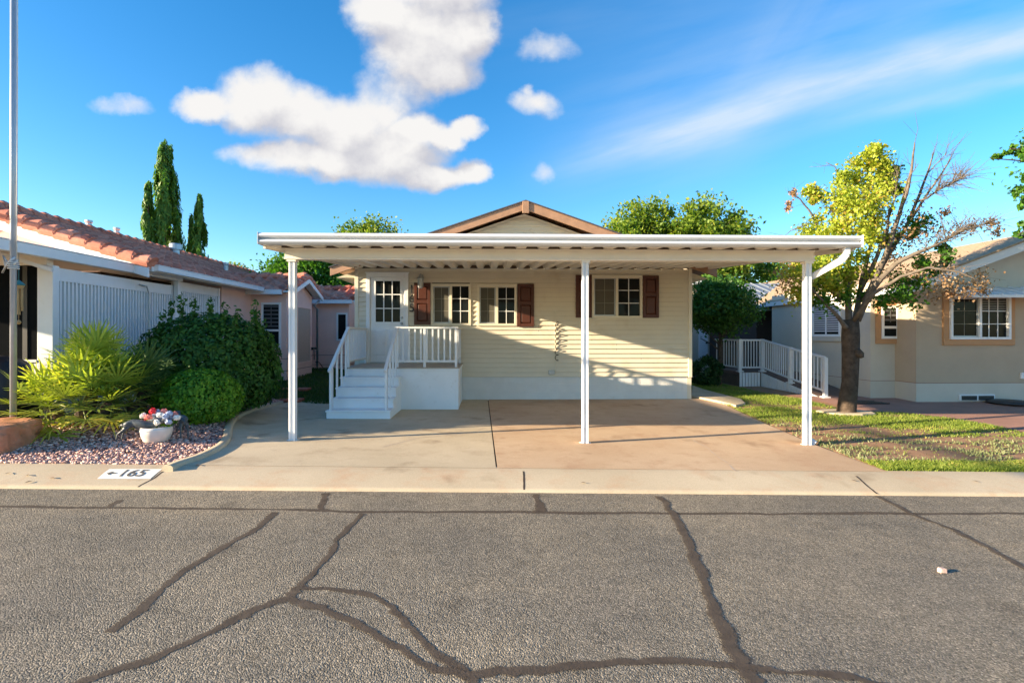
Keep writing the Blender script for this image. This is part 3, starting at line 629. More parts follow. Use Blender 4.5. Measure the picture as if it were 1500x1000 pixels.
# ================================================================== LEFT HOUSE (tile roof, pink stucco)
LX, EY, EZ, PITCH = -6.2, 9.55, 2.80, .325
RXL, RZL = -10.9, 2.80 + .325 * 4.7
lh = thing('tile_roof_house', (-8.5, 14, .2), 'pink stucco home with red clay barrel tile roof and angled bays on the left', 'house')
def tile_slope(O, A, U, L, Rn, name, parent, pit=.30, row=.36, bulge=.062):
    """barrel tiles: O eave corner, A unit vector along the eave, U up-slope vector (unit)"""
    O, A, U = Vector(O), Vector(A).normalized(), Vector(U).normalized(); Nn = A.cross(U)
    if Nn.z < 0: Nn = -Nn
    ns = max(2, int(L / pit)); per = 8; rows = max(1, int(Rn / row)); row = Rn / rows; V, Fc = [], []
    for r in range(rows):
        for e in (0, 1):
            for i in range(ns * per + 1):
                s = i / per; ph = s % 1; h = bulge * math.sqrt(max(0, math.sin(ph * math.pi * 2))) if ph < .5 else -.012
                lift = .030 * (1 - e) + .004 * ((int(s) * 7 + r * 3) % 5 - 2) * (1 - e)
                p = O + A * (s * L / ns) + U * (row * (r + e * 1.04)) + Nn * (h * (1.04 if e == 0 else .92) + lift); V.append(p)
        nx = ns * per + 1; b0 = r * 2 * nx
        for i in range(nx - 1): Fc.append((b0 + i, b0 + i + 1, b0 + nx + i + 1, b0 + nx + i))
    n0 = len(V); nx = ns * per + 1      # butt faces of each row
    for r in range(rows):
        b0 = r * 2 * nx
        for i in range(nx): V.append(Vector(V[b0 + i]) - Nn * .05)
        for i in range(nx - 1): Fc.append((n0 + r * nx + i, n0 + r * nx + i + 1, b0 + i + 1, b0 + i))
    return npmesh(name, [tuple(v) for v in V], Fc, 'tile', parent)
def rake_tiles(a, b2, name, parent, step=.29, r=.135, off=(0, 0, .02)):
    a, b2 = Vector(a) + Vector(off), Vector(b2) + Vector(off); d = (b2 - a); L = d.length; d.normalize(); n = max(2, int(L / step)); mb = MB(); st = L / n
    up = Vector((0, 0, 1)); up = (up - d * up.dot(d)).normalized()
    for i in range(n):
        p = a + d * st * i; q = p + d * st * 1.12
        mb.tube([p + up * .02, p + up * .03 + d * .03, q - up * .02], [r * .96, r, r * .84], 12)
    return mb.build(name, 'tile', parent)
up_r = Vector((-1, 0, PITCH)).normalized(); slope_len = math.hypot(4.7, 4.7 * PITCH)
roof = tile_slope((LX, EY, EZ), (0, 1, 0), up_r, 15, slope_len, 'tile_roof', lh)
tile_slope((RXL - 4.7, EY, EZ), (0, 1, 0), (1, 0, PITCH), 15, slope_len, 'tile_roof', lh, per if False else .30)
mb = MB(); mb.prism([(LX + .02, EZ - .03), (RXL, RZL - .03), (RXL - 4.7, EZ - .03), (RXL - 4.7, EZ - .12), (RXL, RZL - .14), (LX + .02, EZ - .12)], 1, EY + .1, EY + 15); mb.build('roof_deck', 'whitewood', lh)
rake_tiles((LX + .05, EY + .06, EZ - .01), (RXL, EY + .06, RZL), 'rake_tiles', lh); rake_tiles((RXL - 4.7, EY + .06, EZ), (RXL, EY + .06, RZL), 'rake_tiles', lh)
rake_tiles((RXL, EY + .05, RZL + .03), (RXL, EY + 15, RZL + .03), 'ridge_tiles', lh, .36, .13)
mb = MB(); dz = .24
for s, xe in ((1, LX), (-1, RXL - 4.7)):
    b4 = [(xe, EY, EZ - dz), (RXL, EY, RZL - dz), (RXL, EY + .05, RZL - dz), (xe, EY + .05, EZ - dz)]; t4 = [(p[0], p[1], p[2] + dz - .05) for p in b4]
    mb.hexa(b4, t4)
mb.build('rake_board', 'whitewood', lh)
mb = MB(); mb.prism([(-7.5, .0), (-7.5, EZ + .2), (RXL, RZL - .16), (RXL - 4.3, EZ + .05), (RXL - 4.3, 0)], 1, 10.1, 13.2); mb.prism([(-6.62, .0), (-6.62, EZ + .0), (-7.49, EZ + .2), (-7.49, 0)], 1, 13.0, 24); mb.build('stucco_wall', 'pink', lh)
def gutter(a, b2, parent, name='gutter', h=.12, w=.11, mat='white'):
    a, b2 = Vector(a), Vector(b2); mb = MB(); mb.bar(a, b2, w, h); mb.bar(a + Vector((0, 0, h / 2 + .008)), b2 + Vector((0, 0, h / 2 + .008)), w + .025, .016); return mb.build(name, mat, parent, bevel=.012)
gutter((LX + .05, 9.7, EZ - .055), (LX + .05, 14.25, EZ - .055), lh, h=.10)
# bays
def wallquad(mb, pts):               # vertical wall through ground points with thickness inward, pts list of (x,y), z range
    pass
def bay(y0, y1, xf, yc, zeave, zr_, xback, first):
    g0 = gz(xf, y0) - .15; w0, w1 = y0 + .25, y1 - .25; wxf = xf - .28
    mb = MB(); mb.prism([(w0, g0), (w1, g0), (w1, zeave - .02), (yc, zr_ - .12), (w0, zeave - .02)], 0, xback, wxf); mb.build('bay_wall', 'pink', lh)
    mb = MB()
    for z in (.62, .28): mb.box(xback, wxf + .006, w0 - .006, w1, g0 + .15 + z - .008, g0 + .15 + z + .008)
    mb.build('stucco_joint', 'groove', lh)
    sl = math.hypot(yc - y0, zr_ - zeave)
    tile_slope((xf - .08, y0, zeave), (-1, 0, 0), (0, yc - y0, zr_ - zeave), xf - xback - .1, sl, 'bay_tiles', lh)
    tile_slope((xback, y1, zeave), (1, 0, 0), (0, yc - y1, zr_ - zeave), xf - xback - .1, sl, 'bay_tiles', lh)
    for ya in (y0, y1): rake_tiles((xf - .07, ya, zeave + .01), (xf - .07, yc, zr_ + .0), 'rake_tiles', lh, .26, .10, (0, 0, .05))
    rake_tiles((xf - .1, yc, zr_ + .03), (xback, yc, zr_ + .03), 'ridge_tiles', lh, .34, .10)
    mb = MB()
    for ya in (y0, y1):
        b4 = [(xf - .03, ya, zeave - .13), (xf + .015, ya, zeave - .13), (xf + .015, yc, zr_ - .15), (xf - .03, yc, zr_ - .15)]; mb.hexa(b4, [(p[0], p[1], p[2] + .12) for p in b4])
        c4 = [(wxf, ya, zeave - .05), (xf - .03, ya, zeave - .05), (xf - .03, yc, zr_ - .07), (wxf, yc, zr_ - .07)]; mb.hexa(c4, [(p[0], p[1], p[2] + .03) for p in c4])
    mb.build('rake_board', 'whitewood', lh)
    gutter((xback, y0 - .04, zeave - .06), (xf - .3 if first else xf - .1, y0 - .04, zeave - .06), lh)
    return w0, wxf
w0, wxf = bay(14.35, 16.95, -5.35, 15.65, 2.74, 3.22, -8.0, True)
def plainwin(parent, x0, x1, y, z0, z1, mid=True, blind=False):    # window facing the camera
    mb = MB(); ring(mb, x0, x1, z0, z1, .06, y - .03, y + .02)
    if mid: mb.box(x0 + .06, x1 - .06, y - .025, y + .02, (z0 + z1) / 2 - .03 - .12, (z0 + z1) / 2 + .03 - .12)
    f = mb.build('window', 'whitewood', parent, bevel=.004)
    mb = MB(); mb.box(x0 + .05, x1 - .05, y - .008, y - .004, z0 + .05, z1 - .05); mb.build('glass', 'glass', f)
    if blind:
        mb = MB(); nb = int((z1 - z0 - .12) / .11 * (.55 if mid else 1))
        for i in range(nb): zz = z1 - .11 - i * .11; mb.box(x0 + .065, x1 - .065, y - .014, y - .010, zz - .028, zz + .02)
        mb.box((x0 + x1) / 2 - .012, (x0 + x1) / 2 + .012, y - .022, y - .016, (z0 + z1) / 2 if mid else z0 + .06, z1 - .06); mb.build('blind', surf('grey slat', (.09, .10, .11), .6) if 'grey slat' not in bpy.data.materials else bpy.data.materials['grey slat'], f)
    return f
a, b2 = W(383, 443, w0), W(412, 500, w0); plainwin(lh, a.x, b2.x, w0, W(390, 512, w0).z, a.z, True, True)
def sidewin(parent, x, y0, y1, z0, z1, s=1, mat='glass', frame=True, mid=True, blind=False, fm='whitewood', name='window'):   # window in a wall facing +x (s=1) or -x
    mb = MB(); t = .06
    for a_, b_, c_, d_ in ((y0, y1, z0, z0 + t), (y0, y1, z1 - t, z1), (y0, y0 + t, z0 + t, z1 - t), (y1 - t, y1, z0 + t, z1 - t)): mb.box(min(x - s * .02, x + s * .03), max(x - s * .02, x + s * .03), a_, b_, c_, d_)
    if mid: mb.box(min(x, x + s * .025), max(x, x + s * .025), (y0 + y1) / 2 - .02, (y0 + y1) / 2 + .02, z0 + t, z1 - t)
    f = mb.build(name, fm, parent, bevel=.004); mb = MB(); mb.box(min(x, x + s * .008), max(x, x + s * .008), y0 + .05, y1 - .05, z0 + .05, z1 - .05); mb.build('glass' if mat == 'glass' else 'sun_screen', mat, f)
    if blind:
        mb = MB(); k = int((z1 - z0 - .12) / .06)
        for i in range(k): zz = z1 - .085 - i * .06; mb.box(min(x + s * .010, x + s * .018), max(x + s * .010, x + s * .018), y0 + .065, y1 - .065, zz - .02, zz + .02)
        mb.build('blind', 'blind', f)
    return f
ysd = lambda u, x: x / (ray(u, 490)[0] / ray(u, 490)[1])
sidewin(lh, wxf, ysd(434, wxf), ysd(454.5, wxf), .62, 2.38, 1, 'pinkdark', mid=False, fm='pink', name='screened_window')
yd = ysd(462, wxf); mb = MB(); mb.tube([(-5.45, 16.9, 2.62), (wxf + .06, 16.75, 2.45), (wxf + .06, yd, 2.35), (wxf + .06, yd, .45)], .035, 8); mb.build('downspout', 'steel', lh, smooth=True)
mb = MB(); mb.box(wxf, wxf + .10, yd - .5, yd - .15, 1.02, 1.10); mb.tube([(wxf + .06, yd - .32, 1.05), (wxf + .07, yd - .32, .7)], .015, 6); mb.build('hose_valve', 'black', lh)
mb = MB(); mb.tube([(wxf + .06, yd - .2, .62), (wxf + .18, yd - .15, .6), (wxf + .28, yd - .1, .42), (wxf + .26, yd - .05, .3), (wxf + .1, yd, .36)], .014, 6); mb.build('garden_hose', 'black', lh, smooth=True)
w0, wxf = bay(18.2, 20.6, -4.62, 19.4, 2.72, 3.2, -8.0, False)
a, b2 = W(493, 458, w0), W(512, 500, w0); plainwin(lh, a.x, min(b2.x, wxf - .05), w0, W(500, 499, w0).z, a.z, False)
x2 = -6.60; sidewin(lh, x2, ysd(478, x2) - .2, ysd(478, x2) + .3, .95, 2.0, 1)
# flue and vents on the tile roof
def roofpt(u, v):                    # where the view ray meets the right slope
    d = ray(u, v); t = (EZ - CAMZ - PITCH * -(-LX)) ; 
    # z = EZ + PITCH*(LX - x)
    t = (EZ + PITCH * LX - CAMZ) / (d[2] + PITCH * d[0]); return Vector((d[0] * t, d[1] * t, CAMZ + d[2] * t))
p = roofpt(257, 373); fl = MB(); fl.lathe((p.x, p.y, p.z - .06), [(.20, 0), (.13, .06), (.13, .22), (.19, .23), (.19, .40), (.15, .44)], 16); fl.build('roof_flue', 'galv', lh, smooth=False)
for u, v in ((171, 345), (331, 396), (130, 336)):
    p = roofpt(u, v + 3); fl = MB(); fl.lathe((p.x, p.y, p.z - .05), [(.07, 0), (.07, .28), (.09, .3), (.09, .36)], 10); fl.build('roof_vent', 'steel', lh)
# ---------------- patio cover and screened porch of the left house
pc = thing('patio_cover', (-7.5, 7.2, .2), 'white metal patio cover with dark screened opening beside the tile roof house', 'patio cover')
PXE = -6.5; ztop = 2.79
gutter((PXE, 5.62, ztop - .075), (PXE, 11.06, ztop - .075), pc, h=.15, w=.12)
mb = MB(); mb.box(-11.5, PXE - .07, 5.7, 10.0, ztop - .07, ztop - .02); mb.box(-7.4, PXE - .07, 10.002, 12.9, ztop - .07, ztop - .02); mb.build('roof_panel', 'pan', pc)
mb = MB(); mb.box(-11.5, PXE - .07, 5.6, 5.69, ztop - .16, ztop); mb.build('front_fascia', 'white', pc)
FYL = 7.92; FX = -6.62
mb = MB(); mb.box(-11.5, FX - .02, FYL, FYL + .12, 2.56, ztop - .072); mb.build('header_beam', 'pan', pc)
mb = MB(); mb.box(-11.5, -7.45, 10.0, 10.08, .1, ztop - .075); mb.box(-7.44, -7.38, 10.0, 12.95, .1, ztop - .075); mb.build('shade_backing', 'darkwall', pc)  # dark sheets added to stand in for shade under the patio roof
c0, c1 = W(56, 450, FYL).x, W(79, 450, FYL).x
mb = MB(); mb.box(c0, c1, FYL - .02, FYL + .1, .1, 2.558); mb.build('corner_column', 'white', pc, bevel=.006)
mb = MB(); mb.box(-11.5, c0 - .002, FYL, FYL + .08, .72, 1.09); mb.box(-11.5, c0 - .003, FYL - .03, FYL + .1, 1.091, 1.13); mb.build('sill_wall', 'white', pc, bevel=.005)
mb = MB(); mb.box(-11.5, c0 - .004, FYL + .01, FYL + .07, .1, .70)
for i in range(24): mb.box(-11.4 + i * .22, -11.385 + i * .22, FYL - .006, FYL + .009, .12, .70)
mb.build('lower_siding', 'white', pc)
mb = MB(); mb.box(-11.5, c0 - .003, FYL + .035, FYL + .045, 1.135, 2.555); mb.build('insect_screen', surf('black porch screen', (.010, .011, .012), .95, spec=0), pc)
mb = MB(); mb.box(W(36, 500, FYL).x - .05, W(36, 500, FYL).x + .02, FYL + .02, FYL + .034, 1.135, 2.55); mb.build('mullion', 'black', pc)
mb = MB(); mb.bar(W(-40, 358, 7.6), W(77, 396, 7.85), .045, .055); mb.build('awning_arm', 'white', pc, bevel=.005)
for y in (10.95,): mb = MB(); mb.box(-6.57, -6.48, y, y + .09, 2.1, ztop - .15); mb.build('post', 'white', pc)
# louvred white privacy fence along the patio side
fe = thing('privacy_fence', (FX, 10.3, .2), 'white vertical slat privacy fence along the patio side behind the bushes', 'fence')
def fence_panel(y0, y1, z0, z1):
    mb = MB(); mb.box(FX - .04, FX + .03, y0, y0 + .10, z0 - .25, z1); mb.build('fence_post', 'white', fe, bevel=.005); mb = MB(); mb.box(FX - .04, FX + .03, y1 - .08, y1, z0 - .25, z1); mb.build('fence_post', 'white', fe, bevel=.005)
    mb = MB(); mb.box(FX - .03, FX + .02, y0 + .101, y1 - .081, z1 - .21, z1 - .01); mb.build('fence_rail', 'white', fe, bevel=.004); mb = MB(); mb.box(FX - .03, FX + .02, y0 + .101, y1 - .081, z0 - .2, z0); mb.build('fence_rail', 'white', fe, bevel=.004)
    mb = MB(); mb.box(FX - .05, FX - .035, y0 + .101, y1 - .081, z0, z1 - .21); n = int((y1 - y0 - .2) / .078)
    for i in range(n):
        y = y0 + .13 + i * .078; mb.box(FX - .0349, FX + .014, y, y + .036, z0 + .001, z1 - .211)
    mb.build('slat_panel', 'white', fe)
fence_panel(7.91, 11.0, .35, 2.55); fence_panel(11.02, 12.87, .35, 2.66)
mb = MB(); mb.tube([(FX + .05, 9.88, 2.46), (FX + .06, 10.08, 2.44), (FX + .05, 10.16, 2.3), (FX + .05, 10.16, .7)], .012, 6); mb.build('hanging_cable', 'steel', fe)
# unseen cable added to cast the thin shadow line across the house wall
mb = MB(); mb.tube([(-10.9, 9.6, 4.18), (-10.9, 2, 4.18), (-10.9, -12, 4.22)], .05, 6); tag(mb.build('shadow_cable', 'black', loc=(-10.9, 9.6, 4.18)), 'unseen overhead cable from the left gable, added for its shadow on the wall', 'cable')
# ---------------- black covered object at the far left
bc = thing('covered_grill', (-6.9, 7.4, .2), 'low rounded shape under a black cover in front of the screened porch', 'covered grill')
bm_ = bmesh.new(); bmesh.ops.create_cube(bm_, size=1); bmesh.ops.subdivide_edges(bm_, edges=bm_.edges[:], cuts=7, use_grid_fill=True)
for v in bm_.verts:
    x, y, z = v.co * 2; q = Vector((x, y, z)); L = (abs(x) ** 4 + abs(y) ** 4 + abs(z) ** 4) ** .25
    q = q / L; sag = .05 * math.sin(5 * x + 3 * z) + .03 * math.sin(9 * y + 7 * z)
    top = (q.z + 1) / 2; k = 1 - .34 * top ** 2
    v.co = Vector((q.x * (.62 * k + sag * .4), q.y * (.36 * k + sag * .3), q.z * .50))
mb = MB(); base = Vector((W(-18, 560, 7.4).x, 7.4, .72)); mb.add([v.co + base for v in bm_.verts], [tuple(v.index for v in f.verts) for f in bm_.faces]); bm_.free()
mb.build('fabric_cover', 'blackcloth', bc, smooth=True)
mb = MB(); b0 = base + Vector((.25, -.3, .34)); mb.tube([b0 + Vector((-.12, 0, 0)), b0 + Vector((-.1, -.07, .03)), b0 + Vector((.1, -.07, .03)), b0 + Vector((.12, 0, 0))], .014, 8); mb.build('handle', 'steel', bc, smooth=True)
# ---------------- flagpole with rope
fx = W(19.5, 500, 6.75).x; fg = gz(fx, 6.75)
fp = thing('flagpole', (fx, 6.75, fg), 'tall galvanised flagpole with tied white rope at the left edge', 'flagpole')
mb = MB(); mb.tube([(fx, 6.75, fg - .1), (fx, 6.75, 4.0), (fx, 6.75, 8.2)], [.035, .034, .030], 16); mb.build('pole', 'galv', fp, smooth=True)
mb = MB(); mb.lathe((fx, 6.75, 8.2), [(.02, 0), (.05, .03), (.06, .07), (.05, .11), (.01, .13)], 14); mb.build('finial', 'galv', fp, smooth=True)
mb = MB(); mb.tube([(fx + .062, 6.74, 8.1), (fx + .062, 6.74, 5), (fx + .06, 6.73, 2.45)], .006, 6)
mb.tube([(fx + .05, 6.72, 2.5), (fx - .0, 6.69, 2.44), (fx - .05, 6.72, 2.42), (fx - .11, 6.72, 2.30), (fx - .07, 6.72, 2.38), (fx - .1, 6.72, 2.52), (fx - .05, 6.72, 2.44)], .011, 6)
for k in range(4): z = 2.36 + k * .025; mb.tube([(fx + .055 * math.cos(a), 6.75 + .055 * math.sin(a), z) for a in [i * math.pi / 6 for i in range(13)]], .008, 6)
mb.tube([(fx + .04, 6.71, 2.4), (fx + .09, 6.71, 2.46)], .010, 6); mb.build('rope', 'rope', fp, smooth=True)
# wind chime hanging behind the pole from the patio beam
wc = thing('wind_chime', W(28, 395, 7.0), 'small bamboo wind chime with a teal cap hanging under the patio roof', 'wind chime')
c = W(27.5, 418, 7.0); mb = MB(); mb.lathe(c, [(.062, 0), (.07, .012), (.03, .05), (.008, .07)], 14); mb.tube([c + Vector((0, 0, .06)), Vector((c.x, c.y, 2.6))], .003, 5); mb.build('cap', surf('teal cap', (.05, .2, .2), .5), wc)
mb = MB(); mb.lathe(c + Vector((0, 0, -.045)), [(.045, 0), (.058, .044)], 14)
for k in range(6): a = k * math.pi / 3; q = c + Vector((.036 * math.cos(a), .036 * math.sin(a), -.05)); mb.tube([q, q + Vector((0, 0, -.24 - .05 * (k % 3)))], .011, 6)
mb.tube([c + Vector((0, 0, -.04)), c + Vector((.0, 0, -.5))], .003, 5); mb.lathe(c + Vector((0, 0, -.52)), [(.01, 0), (.03, .03), (.01, .06)], 10); mb.build('bamboo_tubes', 'wood', wc)
from mathutils import noise as mn
# ================================================================== GRAVEL BED
edge = [G(u, v) for u, v in ((204, 713), (244, 689))]
epx = [(246, 688), (262, 681), (285, 674), (300, 668), (322, 657), (333, 645), (334, 632), (338, 618), (352, 608), (372, 600.5), (395, 595), (412, 591)]
EP = [G(u, v) for u, v in epx]
mb = MB(); P = []
for i in range(len(EP) - 1):
    for k in range(4): P.append(EP[i].lerp(EP[i + 1], k / 4))
P.append(EP[-1])
for _ in range(3): P = [P[0]] + [(P[i - 1] + P[i] * 2 + P[i + 1]) / 4 for i in range(1, len(P) - 1)] + [P[-1]]
P = [Vector((p.x, p.y, gz(p.x, p.y))) for p in P]; sec = [(-.06, -.05), (-.058, .035), (-.04, .05), (.03, .048), (.05, .03), (.055, -.05)]; vs = []
for i, p in enumerate(P):
    d = (P[min(i + 1, len(P) - 1)] - P[max(i - 1, 0)]); d.z = 0; d.normalize(); n = Vector((d.y, -d.x, 0))
    vs += [p + n * a + Vector((0, 0, z)) for a, z in sec]
k = len(sec); mb.add(vs, [(i * k + j, i * k + j + 1, (i + 1) * k + j + 1, (i + 1) * k + j) for i in range(len(P) - 1) for j in range(k - 1)])
mb.add(vs[:k], [tuple(range(k))]); struct(mb.build('garden_edging', 'concgrey', smooth=True))
EL = sorted([(p.y, p.x) for p in P])
def bedx(y): return interp(EL, y) - .07
n = 15000; xs_, ys_ = [], []
while len(xs_) < n:
    x, y = random.uniform(-7.2, -2.6), 5.83 + 5.3 * random.random() ** 1.7
    if x < bedx(y) and not (y > 10.2 and x < -5.4): xs_.append(x); ys_.append(y)
ico = bmesh.new(); bmesh.ops.create_icosphere(ico, subdivisions=1, radius=1); iv = np.array([v.co[:] for v in ico.verts]); fi = np.array([[v.index for v in f.verts] for f in ico.faces]); ico.free()
sz = rng.uniform(.009, .025, (n, 1, 1)); j = 1 + rng.normal(0, .22, (n, 12, 1)); sq = np.stack([rng.uniform(.8, 1.5, n), rng.uniform(.7, 1.1, n), rng.uniform(.5, .8, n)], 1)[:, None, :]
V = iv[None] * j * sz * sq; th = rng.uniform(0, 6.28, n); cs, sn = np.cos(th)[:, None], np.sin(th)[:, None]
V = np.stack([V[:, :, 0] * cs - V[:, :, 1] * sn, V[:, :, 0] * sn + V[:, :, 1] * cs, V[:, :, 2]], 2)
zz = np.array([gz(x, y) for x, y in zip(xs_, ys_)]); C_ = np.stack([xs_, ys_, zz + rng.uniform(-.005, .022, n)], 1); V = (V + C_[:, None, :]).reshape(-1, 3)
Fc = (fi[None] + (np.arange(n) * 12)[:, None, None]).reshape(-1, 3)
tag(npmesh('gravel', V, Fc, 'gravel', None, np.repeat(rng.beta(1.5, 1.6, n), len(fi))), 'pink and white gravel covering the planting bed', 'gravel', kind='stuff')
sheet('gravel_bed', lin(-9, -2.3, 50), lin(5.84, 11.2, 50), lambda x, y: (gz(x, y) - .006) if x < bedx(y) + .05 else gz(x, y) - .06, surf('gravel base', (.26, .14, .12), .95, .3, 30, .6, 40))
# boulder
def rock(name, c, r, mat, seed, flat=.25):
    b = bmesh.new(); bmesh.ops.create_cube(b, size=2); bmesh.ops.subdivide_edges(b, edges=b.edges[:], cuts=11, use_grid_fill=True); rs = np.random.default_rng(seed)
    from mathutils import noise as mn
    for v in b.verts:
        p = v.co.copy(); L = (abs(p.x) ** 16 + abs(p.y) ** 16 + abs(p.z) ** 16) ** (1 / 16); p /= L
        q = p + Vector((1, 1, 1)) * seed; f = 1 + .09 * mn.noise(q * 1.1) + .09 * mn.noise(q * 2.6) + .05 * mn.noise(q * 6)
        p *= f; p.z -= .03 * p.x; p.x *= 1 - .06 * p.z; v.co = Vector((p.x * r[0], p.y * r[1], p.z * r[2]))
    mb = MB(); mb.add([v.co + Vector(c) for v in b.verts], [tuple(v.index for v in f.verts) for f in b.faces]); b.free()
    return mb.build(name, mat, loc=c, smooth=False)
bx = G(8, 668); tag(rock('boulder', (bx.x - .60, bx.y + .30, bx.z + .12), (.55, .33, .23), 'sandstone', 3), 'large squared red sandstone boulder on the gravel by the flagpole', 'boulder')
# ================================================================== SHRUBS
def shell(cl_c, rad, n_cl, n_leaf, sub, squash=1.0, zmin=None):
    cl = []
    for _ in range(n_cl):
        d = Vector(rng.normal(0, 1, 3)).normalized(); k = random.uniform(.72, 1.02)
        c = Vector((cl_c[0] + d.x * rad[0] * k, cl_c[1] + d.y * rad[1] * k, cl_c[2] + d.z * rad[2] * k))
        if zmin is not None and c.z < zmin: c.z = zmin + random.random() * .2
        s = sub * random.uniform(.6, 1.35); cl.append((c, (s, s, s * .8), n_leaf))
    return cl
c = W(308, 517, 9.2); c.y = 9.2; g0 = gz(c.x, 9.2)
bs = thing('large_shrub', (c.x, 9.2, g0), 'big dark green rounded shrub with upright shoots in front of the slat fence', 'shrub')
def ball(name, c, rad, n, leaf, mat, parent, bump_, freq, zmin, extra=(), width=.5):
    d = unit(rng.normal(0, 1, (n, 3))); k = np.array([1 + bump_ * mn.noise(Vector(q * freq)) + bump_ * .6 * mn.noise(Vector(q * freq * 2.3)) for q in d])[:, None]
    P = np.array(c) + d * np.array(rad) * k * (1 - .26 * rng.random((n, 1)) ** 1.6); P[:, 2] = np.maximum(P[:, 2], zmin + rng.uniform(0, .15, n)); O = d
    if extra: Q, O2 = clumps(extra); P, O = np.concatenate([P, Q]), np.concatenate([O, O2])
    V, F_ = leaves(P, O, leaf, width, .3, .6); tone = np.array([.5 + .55 * mn.noise(Vector(q * 7)) for q in P]); return npmesh(name, V, F_, mat, parent, np.clip(tone + rng.normal(0, .2, len(P)), 0, 1))
cl = []
for u, v in ((250, 440), (266, 432), (285, 436), (307, 438), (328, 445), (345, 452), (372, 442), (376, 456), (384, 470), (218, 486), (235, 458), (398, 492)):
    q = W(u, v, 9.1 + random.uniform(-.3, .3)); cl += [(q + Vector((random.uniform(-.04, .04), 0, -.03 - .09 * k)), (.06, .06, .09), 9 + 5 * k) for k in range(4)]
ball('leaf_mass', (c.x, 9.2, g0 + .72), (1.20, .85, .98), 21000, .045, 'leaf_shrub', bs, .09, 3.6, g0 + .02, cl, .48)
mb = MB()
for k in range(7): a = k * .9; mb.tube([(c.x + .1 * math.cos(a), 9.2 + .1 * math.sin(a), g0 - .05), (c.x + .3 * math.cos(a), 9.2 + .25 * math.sin(a), g0 + .5), (c.x + .6 * math.cos(a), 9.2 + .45 * math.sin(a), g0 + 1.2)], [.03, .022, .008], 6)
mb.build('stems', 'bark', bs)
c = W(292, 583, 8.15); g0 = gz(c.x, 8.15)
rs_ = thing('round_shrub', (c.x, 8.15, g0), 'smaller clipped bright green round shrub in front of the big dark shrub', 'shrub')
ball('leaf_mass', (c.x, 8.15, g0 + .36), (.64, .58, .47), 9500, .027, 'leaf_round', rs_, .07, 4.5, g0 + .0, (), .62)
mb = MB()
for k in range(6): a = k * 1.05; mb.tube([(c.x + .05 * math.cos(a), 8.15 + .05 * math.sin(a), g0 - .05), (c.x + .3 * math.cos(a), 8.15 + .25 * math.sin(a), g0 + .5)], [.02, .006], 6)
mb.build('stems', 'bark', rs_)
def fan_palm(name, base, heads, mat, label, leafL=(.36, .52), parentname='palm'):
    g0 = gz(base[0], base[1]); t = thing(name, (base[0], base[1], g0), label, 'palm'); V, Fc, att = [], [], []; mb = MB(); st = MB()
    for hd, nf, spread in heads:
        hd = Vector(hd); b0 = Vector((base[0] + (hd.x - base[0]) * .4, base[1] + (hd.y - base[1]) * .4, g0 - .05))
        mb.tube([b0, b0.lerp(hd, .6) + Vector((0, 0, .02)), hd], [.08, .075, .06], 9)
        for i in range(nf):
            az = i * 2.399 + random.uniform(-.3, .3); t_ = (i + .5) / nf; el = R(86) - (spread - .35) * t_ + random.uniform(-.12, .12)
            dr = Vector((math.cos(az) * math.cos(el), math.sin(az) * math.cos(el), math.sin(el))); pl = random.uniform(.28, .46)
            q = hd + dr * pl + Vector((0, 0, -.05 * math.cos(el))); st.tube([hd, hd + dr * pl * .5 + Vector((0, 0, .015)), q], [.009, .007, .005], 5)
            side = dr.cross(Vector((0, 0, 1))); side = side.normalized() if side.length > .1 else Vector((1, 0, 0)); upv = side.cross(dr).normalized(); L = random.uniform(*leafL); nl = 15; tone = min(1, max(0, random.gauss(.42, .2) + (.35 if el < -.25 else 0)))
            for k in range(nl):
                a = (k / (nl - 1) - .5) * R(230); ld = (dr * math.cos(a) + side * math.sin(a) + upv * (.18 + .1 * random.random())).normalized(); ll = L * (1 - .25 * (abs(a) / 1.9) ** 2) * random.uniform(.9, 1.06)
                wv = ld.cross(upv).normalized() * .0165; p0, p1, p2 = q, q + ld * ll * .55, q + ld * ll + Vector((0, 0, -.015 - .05 * random.random()))
                n0 = len(V); V += [p0 - wv * .3, p0 + wv * .3, p1 + wv, p1 - wv, p2 + wv * .12, p2 - wv * .12]
                Fc += [(n0, n0 + 1, n0 + 2, n0 + 3), (n0 + 3, n0 + 2, n0 + 4, n0 + 5)]; tn = min(1, max(0, tone + random.gauss(0, .10))); att += [tn, min(1, tn + .08)]
    npmesh('fan_leaves', [tuple(v) for v in V], Fc, mat, t, att); st.build('leaf_stalks', surf('palm stalk', (.25, .27, .07), .6) if 'palm stalk' not in bpy.data.materials else bpy.data.materials['palm stalk'], t); mb.build('trunk', 'bark', t); return t
def hp(u, v, y): return W(u, v, y)
fan_palm('fan_palm', (hp(122, 600, 7.35).x, 7.35), [(hp(138, 545, 7.4), 30, 2.4), (hp(72, 596, 7.2), 24, 2.7), (hp(118, 594, 7.05), 24, 2.7), (hp(168, 582, 7.4), 22, 2.6)], 'leaf_palm', 'sunlit yellow green fan palm clump on the gravel behind the boulder')
fan_palm('fan_palm', (hp(205, 610, 7.9).x, 7.9), [(hp(208, 572, 7.9), 26, 2.2), (hp(192, 592, 7.7), 18, 2.3)], 'leaf_palmd', 'darker shaded fan palm between the bright palm clump and the round shrub')
